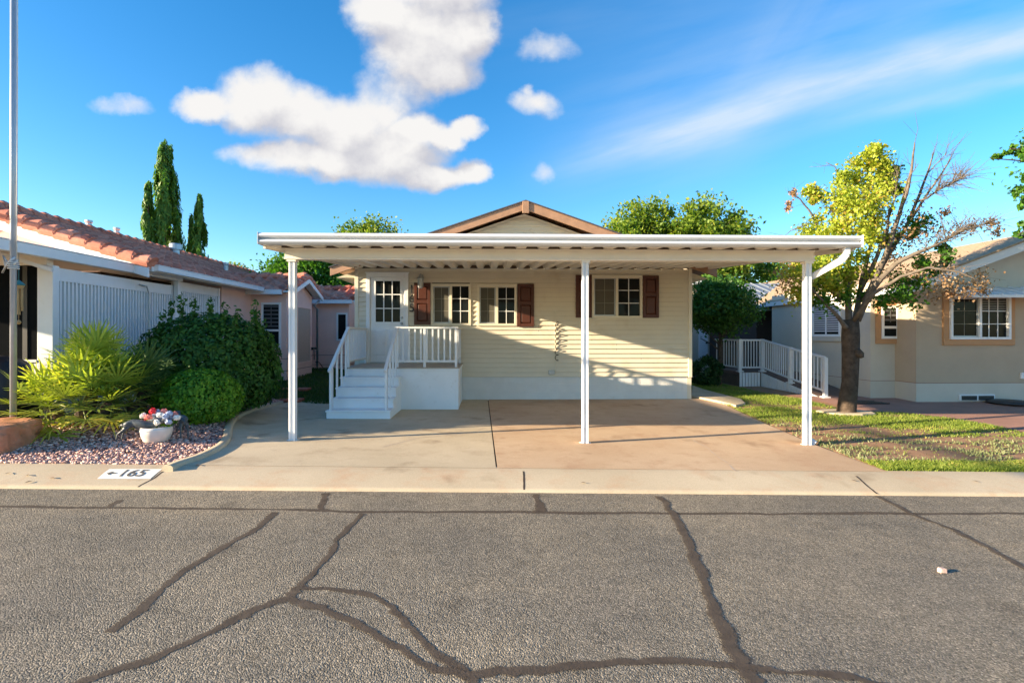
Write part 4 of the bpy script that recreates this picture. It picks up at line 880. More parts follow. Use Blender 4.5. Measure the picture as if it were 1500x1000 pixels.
# ================================================================== PLANTER WITH FLOWERS AND ANIMAL FIGURES
pp = G(229, 646); pt = thing('flower_planter', pp, 'white rounded planter filled with red, white and pale blue artificial flowers', 'planter')
mb = MB(); mb.lathe(pp + Vector((0, 0, -.01)), [(.115, 0), (.150, .03), (.178, .11), (.186, .17), (.176, .205), (.160, .205), (.155, .18)], 26); mb.build('pot', 'pot', pt, smooth=True)
cols = [((.70, .03, .05), 'red petal'), ((.85, .83, .78), 'white petal'), ((.42, .50, .68), 'pale blue petal'), ((.80, .26, .22), 'coral petal')]
pm = [surf(nm, c, .6, .15, 30) for c, nm in cols]
fl_px = [(224, 602, 0), (240, 603, 3), (231, 604, 2), (248, 606, 2), (256, 607, 3), (210, 609, 1), (218, 611, 3), (227, 609, 2), (235, 608, 1), (243, 610, 2), (259, 612, 1), (216, 615, 0), (222, 613, 1), (229, 615, 1), (250, 612, 2), (209, 622, 1), (214, 626, 1), (230, 619, 1), (241, 617, 0), (236, 612, 2), (247, 618, 2)]
for u, v, ci_ in fl_px:
    q = W(u, v, pp.y + random.uniform(-.10, .08)); mb = MB()
    for k in range(46):
        z_ = 1 - 1.7 * (k + .5) / 46; a = k * 2.4; d = Vector((math.cos(a) * math.sqrt(1 - z_ * z_), math.sin(a) * math.sqrt(1 - z_ * z_), z_)); s = d.cross(Vector((random.gauss(0, 1), random.gauss(0, 1), 1.01))).normalized(); tt = d.cross(s); r = .040 * random.uniform(.8, 1.1); h_ = .017
        mb.add([q + d * r - s * h_ - tt * h_ * .2, q + d * r * 1.08 - tt * h_, q + d * r + s * h_ - tt * h_ * .2, q + d * r * .84 + tt * h_], [(0, 1, 2, 3)])
    mb.build('flower', pm[ci_], pt)
P_, O_ = clumps([(W(u, v, pp.y), (.05, .07, .03), 22) for u, v in ((224, 620), (232, 622), (240, 622), (219, 618), (247, 621), (254, 617))]); V, F_ = leaves(P_, O_, .03, .5); npmesh('flower_leaves', V, F_, 'leaf_round', pt, rng.uniform(0, 1, len(P_)))
def skin(name, pts, edges, rad, mat, loc, label, cat, root=0, sub=2):
    me = bpy.data.meshes.new(name); me.from_pydata([Vector(p) - Vector(loc) for p in pts], edges, []); o = bpy.data.objects.new(name, me); COL.objects.link(o); o.location = loc
    o.modifiers.new('skin', 'SKIN'); ly = me.skin_vertices[0] if me.skin_vertices else None
    if ly is None:
        bm2 = bmesh.new(); bm2.from_mesh(me); bm2.verts.layers.skin.verify(); bm2.to_mesh(me); bm2.free(); ly = me.skin_vertices[0]
    for i, r in enumerate(rad): ly.data[i].radius = (r, r) if not hasattr(r, '__len__') else r; ly.data[i].use_root = i == root
    m2 = o.modifiers.new('smooth', 'SUBSURF'); m2.levels = sub; m2.render_levels = sub; me.materials.append(M[mat])
    dg = bpy.context.evaluated_depsgraph_get(); ev = bpy.data.meshes.new_from_object(o.evaluated_get(dg)); o.modifiers.clear(); o.data = ev; ev.name = name
    if not ev.materials: ev.materials.append(M[mat])
    ev.polygons.foreach_set('use_smooth', [True] * len(ev.polygons)); ORG[o.name] = Vector(loc); return tag(o, label, cat)
def grazer(base, s, yaw, label):
    # graceful thin-legged animal, grazing: x forward
    p = [(0, 0, .30), (-.13, 0, .31), (-.20, 0, .27), (.12, 0, .285), (.22, 0, .27), (.31, 0, .29), (.39, 0, .335), (.46, 0, .35), (.53, 0, .325),  # body, neck, head
         (-.19, .045, .22), (-.235, .05, .13), (-.265, .05, .01), (-.17, -.045, .21), (-.27, -.05, .14), (-.30, -.05, .01),
         (.18, .04, .20), (.20, .045, .11), (.225, .045, .01), (.15, -.04, .19), (.235, -.045, .10), (.29, -.045, .01), (-.245, 0, .28), (-.265, 0, .23), (.44, .03, .385), (.44, -.03, .385)]
    e = [(0, 1), (1, 2), (0, 3), (3, 4), (4, 5), (5, 6), (6, 7), (7, 8), (1, 9), (9, 10), (10, 11), (1, 12), (12, 13), (13, 14), (3, 15), (15, 16), (16, 17), (3, 18), (18, 19), (19, 20), (2, 21), (21, 22), (7, 23), (7, 24)]
    r = [.074, .080, .055, .076, .058, .042, .036, .038, .018, .036, .015, .010, .036, .015, .010, .030, .013, .010, .030, .013, .010, .018, .008, .010, .010]
    cy, sy = math.cos(yaw), math.sin(yaw); P_ = [(base[0] + s * (x * cy - y * sy), base[1] + s * (x * sy + y * cy), base[2] + s * z) for x, y, z in p]
    return skin('animal_figure', P_, e, [q * s for q in r], 'statue', tuple(base), label, 'garden figure')
b0 = G(200, 648); grazer((b0.x - .0, b0.y + .02, b0.z + .01), .78, R(10), 'dark grey metal deer figure stretching its neck towards the white planter')
b0 = G(263, 640); grazer((b0.x + .02, b0.y + .02, b0.z + .01), .80, R(128), 'dark grey metal deer figure standing at the right side of the planter')
# ================================================================== CYPRESSES AND BACK TREES (left)
def cypress(u, vtop, wpx, Y, label, grp='tall cypress trees behind the tile roof'):
    top = W(u, vtop, Y); x = top.x; r = wpx / 2 / 750 * Y; H = top.z; t = thing('cypress', (x, Y, 0), label, 'tree', grp)
    mb = MB(); mb.tube([(x, Y, -.1), (x, Y, H * .5), (x, Y, H * .96)], [.28, .16, .02], 8); mb.build('trunk', 'bark', t); cl = []
    n = int(70 * H / 8)
    for i in range(n):
        z = H * (.06 + .93 * (i / n)); f = z / H; rr = r * min(1, (1.02 - f) * 2.1) ** .75 * min(1, .55 + f * 1.6); a = random.uniform(0, 6.28); q = rr * random.uniform(.45, .95)
        cl.append(((x + q * math.cos(a), Y + q * math.sin(a), z), (r * .22, r * .22, H * .055), 85))
    P_, O_ = clumps(cl); d = P_ - np.array([x, Y, 0]); O_ = unit(d * np.array([1, 1, 0]) + 1e-4); V, F_ = leaves(P_, O_, .20, .30, -1.2, .5)
    base = np.concatenate([np.full(k, rng.uniform(-.25, .25)) for _, _, k in cl]); npmesh('crown', V, F_, 'leaf_cyp', t, np.clip(base + rng.uniform(.1, .9, len(P_)), 0, 1)); return t
cypress(240, 216, 44, 40, 'tallest cypress of the cluster, dark and pointed'); cypress(217, 272, 25, 39, 'shorter cypress hugging the left side of the tallest one')
cypress(248, 222, 36, 41.5, 'second tip of the main cypress cluster, just right of the tallest tip'); cypress(292, 291, 27, 40, 'separate pointed cypress right of the roof flue')
cypress(280, 320, 13, 41, 'small thin cypress between the main cluster and the separate one')
def limbs(mb, base, top, n, r0, spread, seed=0):
    rs = random.Random(seed); base, top = Vector(base), Vector(top)
    mb.tube([base, base.lerp(top, .3) + Vector((.05, 0, 0)), base.lerp(top, .6), top], [r0, r0 * .8, r0 * .5, r0 * .12], 9)
    for i in range(n):
        t = rs.uniform(.28, .85); p = base.lerp(top, t); a = i * 2.4 + rs.uniform(-.4, .4); L = spread * rs.uniform(.6, 1) * (1.15 - t * .6)
        d = Vector((math.cos(a), math.sin(a), rs.uniform(.35, .9))); mb.tube([p, p + d * L * .5 + Vector((0, 0, .08)), p + d * L + Vector((0, 0, .2 * L))], [r0 * .42 * (1.1 - t), r0 * .25 * (1.1 - t), .012], 6)
def tree(name, label, cx, Y, rx, ry, ztop, zlow, mat, leaf, nc, nl, sub, ground=0, group=None, power=-1, ncore=0):
    t = thing(name, (cx, Y, ground), label, 'tree', group); zc = (ztop + zlow) / 2; rz = (ztop - zlow) / 2
    mb = MB(); limbs(mb, (cx, Y, ground - .1), (cx + .1, Y, zc + rz * .6), 11, max(.09, rx * .07), rx * .8, seed=int(cx * 10 + 50)); mb.build('trunk', 'bark', t)
    cl = shell((cx, Y, zc), (rx - sub * .5, ry - sub * .5, rz - sub * .5), nc, nl, sub) + shell((cx, Y, zc), (rx * .6, ry * .6, rz * .6), nc // 3, nl, sub * 1.1)
    foliage('crown', cl, leaf, mat, t, power=power); return t
q = W(452, 385, 23); tree('shade_tree', 'bright green bushy tree behind the pink bays and left of the main house', q.x, 23, 2.35, 2, W(450, 352, 23).z, 1.6, 'leaf_green', .085, 110, 120, .55)
q = W(540, 350, 27); tree('shade_tree', 'loose topped tree peeking above the left end of the carport roof', q.x, 27, 2.3, 2, W(540, 318, 27).z, 2.2, 'leaf_tree', .09, 130, 110, .5)
q = W(502, 420, 24.5); tree('shade_tree', 'darker green tree tucked between the pink home and the cream home', q.x, 24.5, 1.5, 1.5, W(500, 392, 24.5).z, .8, 'leaf_green', .085, 60, 120, .5)
q = W(345, 390, 45); tree('distant_tree', 'small far tree just above the right end of the tile roof', q.x, 45, 1.3, 1.3, W(345, 383, 45).z, 3.5, 'leaf_tree', .14, 26, 60, .5)
# hedge-like plants and stepping stones in the left side yard
for u, v, lb in ((432, 570, 'red square stepping stone in the shaded side yard, the farther one'), (418, 586, 'red square stepping stone at the driveway end of the side yard')):
    p = G(u, v); mb = MB(); mb.box(p.x - .35, p.x + .35, p.y - .18, p.y + .18, p.z - .03, p.z + .03); tag(mb.build('stepping_stone', 'paver', loc=p, bevel=.012), lb, 'stepping stone', 'stepping stones in the side yard')
from mathutils import noise as mn
# ================================================================== GRASS
def grass(name, test, n, x0, x1, y0, y1, h, mat, label, tone=None, ypow=1.0, wd=.0045):
    X = []; 
    while len(X) < n:
        x, y = random.uniform(x0, x1), y0 + (y1 - y0) * random.random() ** ypow; k = test(x, y)
        if random.random() < k: X.append((x, y, gz(x, y), k))
    A = np.array(X); P = A[:, :3]; hh = h * rng.uniform(.5, 1.3, (n, 1)) * (.55 + .45 * A[:, 3:4]); th = rng.uniform(0, 6.28, n); dr = np.stack([np.cos(th), np.sin(th), np.zeros(n)], 1); ln = rng.uniform(.2, 1.0, (n, 1)) * hh
    ph = rng.uniform(0, 6.28, n); sd = np.stack([np.cos(ph), np.sin(ph), np.zeros(n)], 1) * wd; up = np.array([0, 0, 1])
    V = np.stack([P - sd, P + sd, P + dr * ln * .35 + up * hh * .6 + sd * .7, P + dr * ln * .35 + up * hh * .6 - sd * .7, P + dr * ln + up * hh * .95], 1).reshape(-1, 3); b = np.arange(n)[:, None] * 5
    F4 = np.concatenate([b + [0, 1, 2, 3]], 1); F3 = np.concatenate([b + [3, 2, 4, 4]], 1)
    F3 = b + np.array([[3, 2, 4]])
    me_f = [tuple(f) for f in F4] + [tuple(f) for f in F3]
    me = bpy.data.meshes.new(name); me.from_pydata(V.tolist(), [], me_f); at = np.clip(rng.beta(2, 2.6, n) + np.array([.42 * mn.noise(Vector((q[0] * 1.6, q[1] * 2.2, 1))) + .2 * mn.noise(Vector((q[0] * 6, q[1] * 7, 4))) for q in A]), 0, 1)
    a = me.attributes.new('v', 'FLOAT', 'FACE'); a.data.foreach_set('value', np.concatenate([at, at]).astype(np.float32)); me.materials.append(M[mat])
    o = bpy.data.objects.new(name, me); COL.objects.link(o); return tag(o, label, 'grass', kind='stuff')
from mathutils import noise as mn
def lawn_right_edge(x):              # back edge of the front lawn: red walkway
    return interp(WALK, x) if x > WALK[0][0] else 99
WALK = sorted([(G(u, v).x, G(u, v).y) for u, v in ((1262, 606), (1290, 604), (1330, 605), (1390, 613), (1450, 623), (1500, 633), (1600, 652), (1750, 680))])
def bare(x, y):
    p = Vector((x * .8, y * 1.25, 3.3)); f = mn.noise(p) * .6 + mn.noise(p * 2.7) * .3
    d = 0
    for (u, v, a, b2) in BARE: d = max(d, 1 - math.hypot((x - u) / a, (y - v) / b2))
    return d * 1.15 + f * .8
BARE = []
for u, v, ru, rv in ((1195, 640, .9, .5), (1275, 652, 1.0, .45), (1330, 662, 1.2, .40), (1420, 655, 1.3, .42), (1500, 650, 1.2, .5), (1160, 628, .6, .35), (1350, 670, 1.2, .3)):
    p = G(u, v); BARE.append((p.x, p.y, ru * 1.2, rv * 1.1))
def in_lawn(x, y):
    if y < 5.84 or x < interp(RB, y) + .02: return 0
    if y > lawn_right_edge(x): return 0
    if x > 7.2 and y > 12.0: return 0
    if y > 11.2 and x < 5.3 + (y - 11.2) * .1: return 0
    k = bare(x, y) - .6 * sm((6.6 - y) / .5) - .35 * sm((y - 8.2) / .8); k = 1 - sm((k + .38) / .42); return max(.012, k)
grass('front_lawn_grass', in_lawn, 62000, 4.2, 11.8, 5.84, 16.5, .045, 'grass', 'patchy sunlit green and straw coloured lawn right of the driveway', ypow=1.5)
sheet('lawn_soil', lin(4.0, 14, 60), lin(5.84, 17, 60), lambda x, y: (gz(x, y) - .004) if (x > interp(RB, y) - .02 or y > 11.9) else gz(x, y) - .07, 'lawnsoil')
grass('weeds', lambda x, y: in_lawn(x, y) > 0 and (.5 if .35 < bare(x, y) < .75 else .04), 2200, 4.4, 11, 5.9, 9.5, .055, 'weed', 'grey green weeds and clippings scattered over the bare soil patches', wd=.009)
def in_left(x, y):
    if x > -3.1 or y < 11.15: return 0
    if x < -6.6 or y > 24: return 0
    if x < -5.5 and y < 12.2: return 0
    return .9
grass('side_yard_grass', in_left, 16000, -6.6, -3.1, 11.1, 22, .06, 'grassd', 'shaded dark green grass in the side yard left of the house', ypow=1.6, wd=.007)
sheet('side_yard_soil', lin(-12, -3.0, 30), lin(11.0, 26, 40), lambda x, y: gz(x, y) - .006, 'greensoil')
# concrete strip beside the house and its rounded end
mb = MB(); a, b2, c, d = G(1010, 587), G(1078, 592), G(1050, 576), G(1012, 568)
strip = [G(1013, 582), G(1050, 589), G(1078, 596), G(1092, 593), G(1086, 587), (G(1060, 580)), G(1030, 572), G(1014, 566)]
mb.hexa if False else None
vs = [(p.x, p.y, gz(p.x, p.y) - .03) for p in strip] + [(p.x, p.y, gz(p.x, p.y) + .045) for p in strip]; k = len(strip)
mb.add(vs, [tuple(range(k))[::-1], tuple(range(k, 2 * k))] + [(i, (i + 1) % k, k + (i + 1) % k, k + i) for i in range(k)]); struct(mb.build('side_path', 'kerbconc', bevel=.01))
# red walkway on the right
vs, ys2 = [], None
for x in lin(7.6, 14, 32):
    y0_ = interp(WALK, x); y1_ = 12.6
    for t in lin(0, 1, 8): y = y0_ + (y1_ - y0_) * t; vs.append((x, y, gz(x, y) + .006))
mb = MB(); mb.add(vs, [(i * 9 + j, (i + 1) * 9 + j, (i + 1) * 9 + j + 1, i * 9 + j + 1) for i in range(32) for j in range(8)]); struct(mb.build('walkway', 'redconc', smooth=True))
# ================================================================== RIGHT HOUSE
rh = thing('stucco_house', (10, 12, 0), 'beige stucco home with ochre window trim and tan roof at the right edge', 'house')
YA, YB = 11.35, 11.95; XA = W(1342, 500, YA).x; XB = W(1325, 500, YB).x; XC = W(1275, 500, YB).x; zb = .42
top = lambda y: 2.62
mb = MB(); mb.box(XA, 20, YA, YA + 3, zb, 2.62); mb.build('front_wall', 'beige', rh)
mb = MB(); mb.box(XC, XA - .001, YB, YB + 4.2, zb, 2.75); mb.build('side_wall', 'beigelight', rh)
mb = MB(); mb.box(XA - .012, 20, YA - .015, YA + 2, -.3, zb - .012); mb.box(XC - .012, XA - .013, YB - .015, YB + 4.2, -.3, zb - .012); mb.build('foundation', 'beigelight', rh)
mb = MB(); mb.box(XA - .0, 20, YA - .001 + .004, YA + 2, zb - .0119, zb - .0001); mb.box(XC, XA - .001, YB + .004, YB + 4, zb - .0119, zb - .0001); mb.build('stucco_joint', 'groove', rh)
# gable with pale stucco, tan shingle roof
ZE, XE, SLR, RXR = 2.52, 9.05, .37, 12.5; ZR = ZE + (RXR - XE) * SLR; YG = YA - .42
mb = MB(); mb.prism([(XA, 2.55), (XA, ZE + (XA - XE) * SLR - .1), (RXR, ZR - .14), (2 * RXR - XA, ZE + (XA - XE) * SLR - .1), (2 * RXR - XA, 2.55)], 1, YA - .004, YA + 3); mb.build('gable_wall', 'beigelight', rh)
def rslope(mb, t0, t1, y0, y1):
    for s in (-1, 1):
        b4 = [(RXR, y0, ZR + t0), (RXR + s * (RXR - XE), y0, ZE + t0), (RXR + s * (RXR - XE), y1, ZE + t0), (RXR, y1, ZR + t0)]; t4 = [(p[0], p[1], p[2] + t1 - t0) for p in b4]
        if s < 0: b4.reverse(); t4.reverse()
        mb.hexa(b4, t4)
mb = MB(); rslope(mb, .001, .045, YG - .03, 24); mb.build('shingle_roof', 'tanshingle', rh)
mb = MB(); rslope(mb, -.04, -.001, YG + .05, 23.9); mb.build('roof_soffit', 'white', rh)
mb = MB(); rslope(mb, -.19, -.002, YG - .0, YG + .045); mb.build('rake_board', 'white', rh)
gutter((XE + .03, YG + .1, ZE - .05), (XE + .03, 23.5, ZE - .05), rh)
# pan awning over the window
ax0, ax1 = W(1380, 420, YA).x, 12.8
mb = MB(); mb.hexa([(ax0, YA - .75, 2.30), (ax1, YA - .75, 2.30), (ax1, YA - .001, 2.52), (ax0, YA - .001, 2.52)], [(ax0, YA - .75, 2.36), (ax1, YA - .75, 2.36), (ax1, YA - .001, 2.58), (ax0, YA - .001, 2.58)])
for i in range(10): x = ax0 + .02 + i * .3; mb.hexa([(x, YA - .75, 2.361), (x + .04, YA - .75, 2.361), (x + .04, YA - .002, 2.581), (x, YA - .002, 2.581)], [(x + .01, YA - .75, 2.39), (x + .03, YA - .75, 2.39), (x + .03, YA - .002, 2.61), (x + .01, YA - .002, 2.61)])
mb.build('window_awning', 'white', rh)
w = dict(x0=W(1388, 470, YA).x, x1=W(1476, 470, YA).x, z0=W(1430, 497, YA).z, z1=W(1430, 433, YA).z)
mb = MB(); ring(mb, w['x0'] - .13, w['x1'] + .13, w['z0'] - .13, w['z1'] + .13, .13, YA - .05, YA + .0); mb.build('window_trim', 'orange', rh, bevel=.01)
window(w, rh, 'whitewood', YA - .045, False, (3, 3))
mb = MB(); xm = (w['x0'] + w['x1']) / 2
for i in range(6): mb.box(xm + .03, w['x1'] - .06, YA - .0245, YA - .0205, w['z1'] - .09 - i * .055, w['z1'] - .06 - i * .055)
mb.build('blind', surf('dim window blind', (.17, .16, .145), .7), rh)
s0, s1, sz0, sz1 = W(1289, 470, YB).x, W(1320, 470, YB).x, W(1305, 496, YB).z, W(1305, 448, YB).z
mb = MB(); ring(mb, s0 - .12, s1 + .02, sz0 - .12, sz1 + .12, .12, YB - .05, YB); mb.build('window_trim', 'orange', rh, bevel=.01)
plainwin(rh, s0, s1 - .09, YB - .035, sz0, sz1, True, True)
ys0, ys1 = ysd(1232, XC), ysd(1191, XC); sidewin(rh, XC, ys0, ys1, 1.46, 2.35, -1, blind=True)
mb = MB(); mb.box(XC - .05, XC, ys0 - .05, ys1 + .05, 1.33, 1.455); mb.build('window_sill', 'beigelight', rh, bevel=.01)
mb = MB(); x0, x1 = W(1403, 590, YA).x, W(1460, 590, YA).x; mb.box(x0, x1 - .1, YA - .06, YA - .016, .02, .16); v = mb.build('foundation_vent', 'white', rh)
mb = MB(); xm = (x0 + x1 - .1) / 2; mb.box(x0 + .03, xm - .02, YA - .068, YA - .061, .03, .13); mb.build('vent_grille', 'black', v); mb = MB(); mb.box(xm + .02, x1 - .13, YA - .068, YA - .061, .03, .13); mb.build('vent_grille', 'black', v)
mb = MB(); p = W(1500, 550, YA); mb.box(p.x - .1, p.x + .12, YA - .04, YA - .0, p.z - .07, p.z + .07); mb.build('outlet_box', 'white', rh, bevel=.008)
lid = (x1 - .05 - .0, YA - .35, gz(11, YA) + .02); mb = MB(); mb.lathe(lid, [(.40, 0), (.41, .02), (.34, .055), (.1, .075), (.02, .08)], 26); tag(mb.build('plastic_lid', surf('dark plastic', (.035, .04, .045), .5, .2, 10), loc=lid, smooth=True), 'dark round plastic cover lying on the walkway below the foundation vent', 'cover')
# door mat / drain grate at the ramp foot
p = G(1262, 590); mb = MB(); 
for i in range(9): mb.box(p.x - .35 + i * .085, p.x - .29 + i * .085, p.y - .22, p.y + .22, p.z + .008, p.z + .03)
mb.box(p.x - .36, p.x + .46, p.y - .235, p.y - .221, p.z + .006, p.z + .03); mb.box(p.x - .36, p.x + .46, p.y + .221, p.y + .235, p.z + .006, p.z + .03); mb.box(p.x - .36, p.x + .46, p.y - .02, p.y + .02, p.z + .012, p.z + .026)
tag(mb.build('floor_mat', 'black', loc=p), 'dark slatted mat on the red walkway behind the tree trunk', 'mat')
# ================================================================== RAMP
XR = 8.08; yE = ysd(1207, XR); yL = ysd(1116, XR); zL = .42
rp = thing('access_ramp', (XR, 14, 0), 'wooden access ramp with white railing sloping down beside the stucco home', 'ramp')
XW = XC - .02; LXL = W(1083, 520, yL).x
zrmp = lambda y: zL * (y - yE) / (yL - yE) + .0
mb = MB(); mb.hexa([(XR, yE - .1, -.12), (XW, yE - .1, -.12), (XW, yL, -.1), (XR, yL, -.1)], [(XR, yE - .1, -.06), (XW, yE - .1, -.06), (XW, yL, zL), (XR, yL, zL)]); mb.box(LXL, XW, yL + .001, yL + 1.8, zL - .08, zL); mb.build('ramp_deck', surf('brown ramp boards', (.16, .10, .075), .8, .2, 8, .3, 40), rp)
mb = MB(); n = 24
for i in range(n):
    ya, yb = yE + (yL - yE) * i / n, yE + (yL - yE) * (i + .74) / n; mb.hexa([(XR - .04, ya, -.15), (XR - .005, ya, -.15), (XR - .005, yb, -.15), (XR - .04, yb, -.15)], [(XR - .04, ya, zrmp(ya) - .02), (XR - .005, ya, zrmp(ya) - .02), (XR - .005, yb, zrmp(yb) - .02), (XR - .04, yb, zrmp(yb) - .02)])
for i in range(7): x = LXL + (XR - .05 - LXL) * i / 7; mb.box(x, x + (XR - .05 - LXL) / 7 * .75, yL - .03, yL + 0, -.1, zL - .02)
mb.build('ramp_skirt', 'whitewood', rp)
mb = MB(); mb.box(LXL, XR, yL + .002, yL + 1.8, -.1, zL - .081); mb.build('ramp_core', 'fencewood', rp)
h = .93
def rail2(a, b2, n, name='ramp_railing'):
    a, b2 = Vector(a), Vector(b2); mb = MB(); mb.bar(a + Vector((0, 0, h)), b2 + Vector((0, 0, h)), .055, .05); mb.bar(a + Vector((0, 0, .13)), b2 + Vector((0, 0, .13)), .04, .045); r = mb.build(name, 'white', rp, bevel=.004)
    for i in range(1, n): p = a.lerp(b2, i / n); mb = MB(); mb.bar(p + Vector((0, 0, .13)), p + Vector((0, 0, h)), .022, .022, (0, 1, 0)); mb.build('baluster', 'white', r)
ym = ysd(1156, XR); rail2((XR + .03, yE, gz(XR, yE) + .03), (XR + .03, ym, zrmp(ym)), 10); rail2((XR + .03, ym, zrmp(ym)), (XR + .03, yL, zL), 13); rail2((LXL + .03, yL + .03, zL), (XR + .03, yL + .03, zL), 8)
rail2((LXL + .03, yL + .03, zL), (LXL + .03, yL + 1.7, zL), 10)
for x, y, z in ((XR + .03, yE, gz(XR, yE)), (XR + .03, ym, zrmp(ym)), (XR + .03, yL + .03, zL), (LXL + .03, yL + .03, zL)):
    p = rpost(x, y, z - .02, z + h + .03, rp, .085); mb = MB(); mb.box(x - .08, x + .08, y - .08, y + .08, z, z + .035); mb.build('post_skirt', 'white', p)
# ================================================================== BUILDINGS BEHIND
dk = thing('dark_shed', (9, 16.9, 0), 'dark brown walled building with shade-blue tinted roof behind the ramp', 'shed')
x0, x1 = W(1108, 480, 16.9).x, W(1170, 480, 16.9).x; zt = W(1130, 455, 16.9).z
mb = MB(); mb.box(x0, x1 + 1.5, 16.9, 22, -.2, zt); mb.build('wall', 'darkwall', dk)
mb = MB(); mb.hexa([(x0 - .5, 16.4, zt - .02), (x1 + 1.5, 16.4, zt - .02), (x1 + 1.5, 20, zt + 1.15), (x0 + .2, 20, zt + 1.15)], [(x0 - .5, 16.4, zt + .05), (x1 + 1.5, 16.4, zt + .05), (x1 + 1.5, 20, zt + 1.22), (x0 + .2, 20, zt + 1.22)])
for i in range(9): x = x0 - .4 + i * .36; mb.hexa([(x, 16.41, zt + .051), (x + .03, 16.41, zt + .051), (x + .03, 19.99, zt + 1.221), (x, 19.99, zt + 1.221)], [(x, 16.41, zt + .09), (x + .03, 16.41, zt + .09), (x + .03, 19.99, zt + 1.26), (x, 19.99, zt + 1.26)])
mb.build('metal_roof', 'grayshingle', dk)
YH = 20.5; bh = thing('cream_house', (9, YH, 0), 'cream walled house with a white door seen between the cream home and the ramp', 'house')
x0, x1 = W(1008, 500, YH).x - .6, W(1100, 500, YH).x
mb = MB(); mb.box(x0, x1, YH, YH + 5, -.2, W(1020, 420, YH).z); mb.build('wall', 'creamwall', bh)
mb = MB(); z = W(1020, 416, YH).z; mb.box(x0 - .1, x1 - 1.3, YH - .5, YH + 5.2, z - .06, z + .12); mb.build('roof', 'white', bh)
mb = MB(); mb.box(W(1023, 500, YH).x, W(1036, 500, YH).x, YH - .04, YH - .001, .45, W(1030, 474, YH).z + .3); dd = mb.build('door', 'white', bh)
mb = MB(); p = W(1034, 502, YH); mb.tube([(p.x, YH - .04, p.z), (p.x, YH - .1, p.z)], .035, 8); mb.build('handle', 'black', dd)
a, b2 = W(1048, 483, YH), W(1078, 511, YH); plainwin(bh, a.x, b2.x, YH - .03, b2.z, a.z, False)
mb = MB(); mb.box(a.x + .06, (a.x + b2.x) / 2, YH - .05, YH - .045, b2.z + .06, a.z - .06); mb.build('curtain', 'creamwall', bh)
fb = thing('board_fence', (9, 17.5, 0), 'low dark brown board fence behind the small dark tree', 'fence'); mb = MB()
x0, x1 = W(1056, 540, 17.5).x, W(1112, 540, 17.5).x
for i in range(8): z = i * .145; mb.box(x0, x1, 17.5, 17.53, z, z + .137)
mb.build('boards', 'fencewood', fb); 
for x in (x0 + .1, (x0 + x1) / 2, x1 - .1): mb = MB(); mb.box(x - .05, x + .05, 17.535, 17.62, -.1, 1.2); mb.build('fence_post', 'fencewood', fb)
# ================================================================== TREES RIGHT
q = W(945, 380, 25); tree('shade_tree', 'broad yellow green tree rising directly behind the right side of the cream home roof', q.x, 25, 2.5, 2.2, W(945, 288, 25).z, 1.8, 'leaf_tree', .10, 170, 120, .48)
q = W(1035, 380, 24); tree('shade_tree', 'yellow green tree showing above and below the carport roof, right of the other one', q.x, 24, 2.35, 2.2, W(1035, 287, 24).z, 1.4, 'leaf_tree', .10, 180, 120, .46)
q = W(1092, 400, 26); tree('shade_tree', 'narrow tree behind the dark shed with its tip above the carport', q.x, 26, 1.5, 1.5, W(1092, 331, 26).z, 1.5, 'leaf_tree', .10, 60, 90, .40)
q = W(1160, 400, 30); tree('shade_tree', 'hazy tree farther back behind the dark shed roof', q.x, 30, 2.4, 2, W(1160, 372, 30).z, 1.5, 'leaf_green', .11, 60, 90, .5)
q = W(1350, 400, 26); tree('shade_tree', 'green tree behind the stucco home left of its roof', q.x, 26, 3.0, 2.2, W(1350, 380, 26).z, 1.4, 'leaf_green', .11, 80, 90, .55)
q = W(1052, 450, 15.2); tree('small_tree', 'small dark round tree with a thin trunk in the gap beside the cream home', q.x, 15.2, 1.12, 1.0, W(1052, 402, 15.2).z, 1.45, 'leaf_shrub', .055, 90, 120, .34, ground=gz(q.x, 15.2))
q = W(1035, 540, 15.0); t = thing('low_bush', (q.x, 15.0, 0), 'low dark bush at the foot of the small dark tree', 'bush'); foliage('leaf_mass', shell((q.x, 15.0, .42), (.45, .4, .42), 50, 60, .15, zmin=.05), .05, 'leaf_dark', t)
# main half-bare tree
TY = 9.9; t = thing('yellowing_tree', (W(1238, 600, TY).x, TY, gz(7, TY)), 'half bare tree with yellowing leaves and dead branches on the front lawn', 'tree')
def wp(u, v, dy=0): return W(u, v, TY + dy)
mb = MB()
def br(pts, r0, r1, n=8):
    P = [wp(*p) for p in pts]; k = len(P); Q = []
    for i in range(k - 1):
        for s in range(3): Q.append(P[i].lerp(P[i + 1], s / 3) + Vector((random.gauss(0, r0 * .10), random.gauss(0, r0 * .10), 0)) * (i + s > 0))
    Q.append(P[-1]); mb.tube(Q, [r0 + (r1 - r0) * (i / (len(Q) - 1)) for i in range(len(Q))], n); return Q
trunk_pts = [(1240, 616), (1240, 600), (1245, 560), (1246, 520), (1246, 492), (1246, 468)]
P = [wp(u, v) for u, v in trunk_pts]; mb.tube(P, [.21, .168, .142, .15, .158, .14], 16)
mb.tube([wp(1254, 515, -.1), wp(1261, 520, -.17), wp(1263, 524, -.19)], [.09, .07, .03], 10)
trunk = mb.build('trunk', surf('furrowed bark', (.085, .063, .048), .95, .4, 10, 1.0, 38, .1), t, smooth=True)
mb = MB(); BRN = []
def B_(pts, r0, r1): q = br(pts, r0, r1); BRN.append((q, r0, r1))
B_([(1244, 490, 0), (1243, 450, -.05), (1244, 410, -.1), (1243, 340, -.1), (1240, 300, 0), (1238, 262, .1)], 0.068, 0.011)
B_([(1250, 488, 0), (1258, 440, .1), (1262, 412, .1), (1271, 378, .15), (1281, 340, .2), (1280, 300, .2), (1284, 262, .3)], 0.056, 0.010)
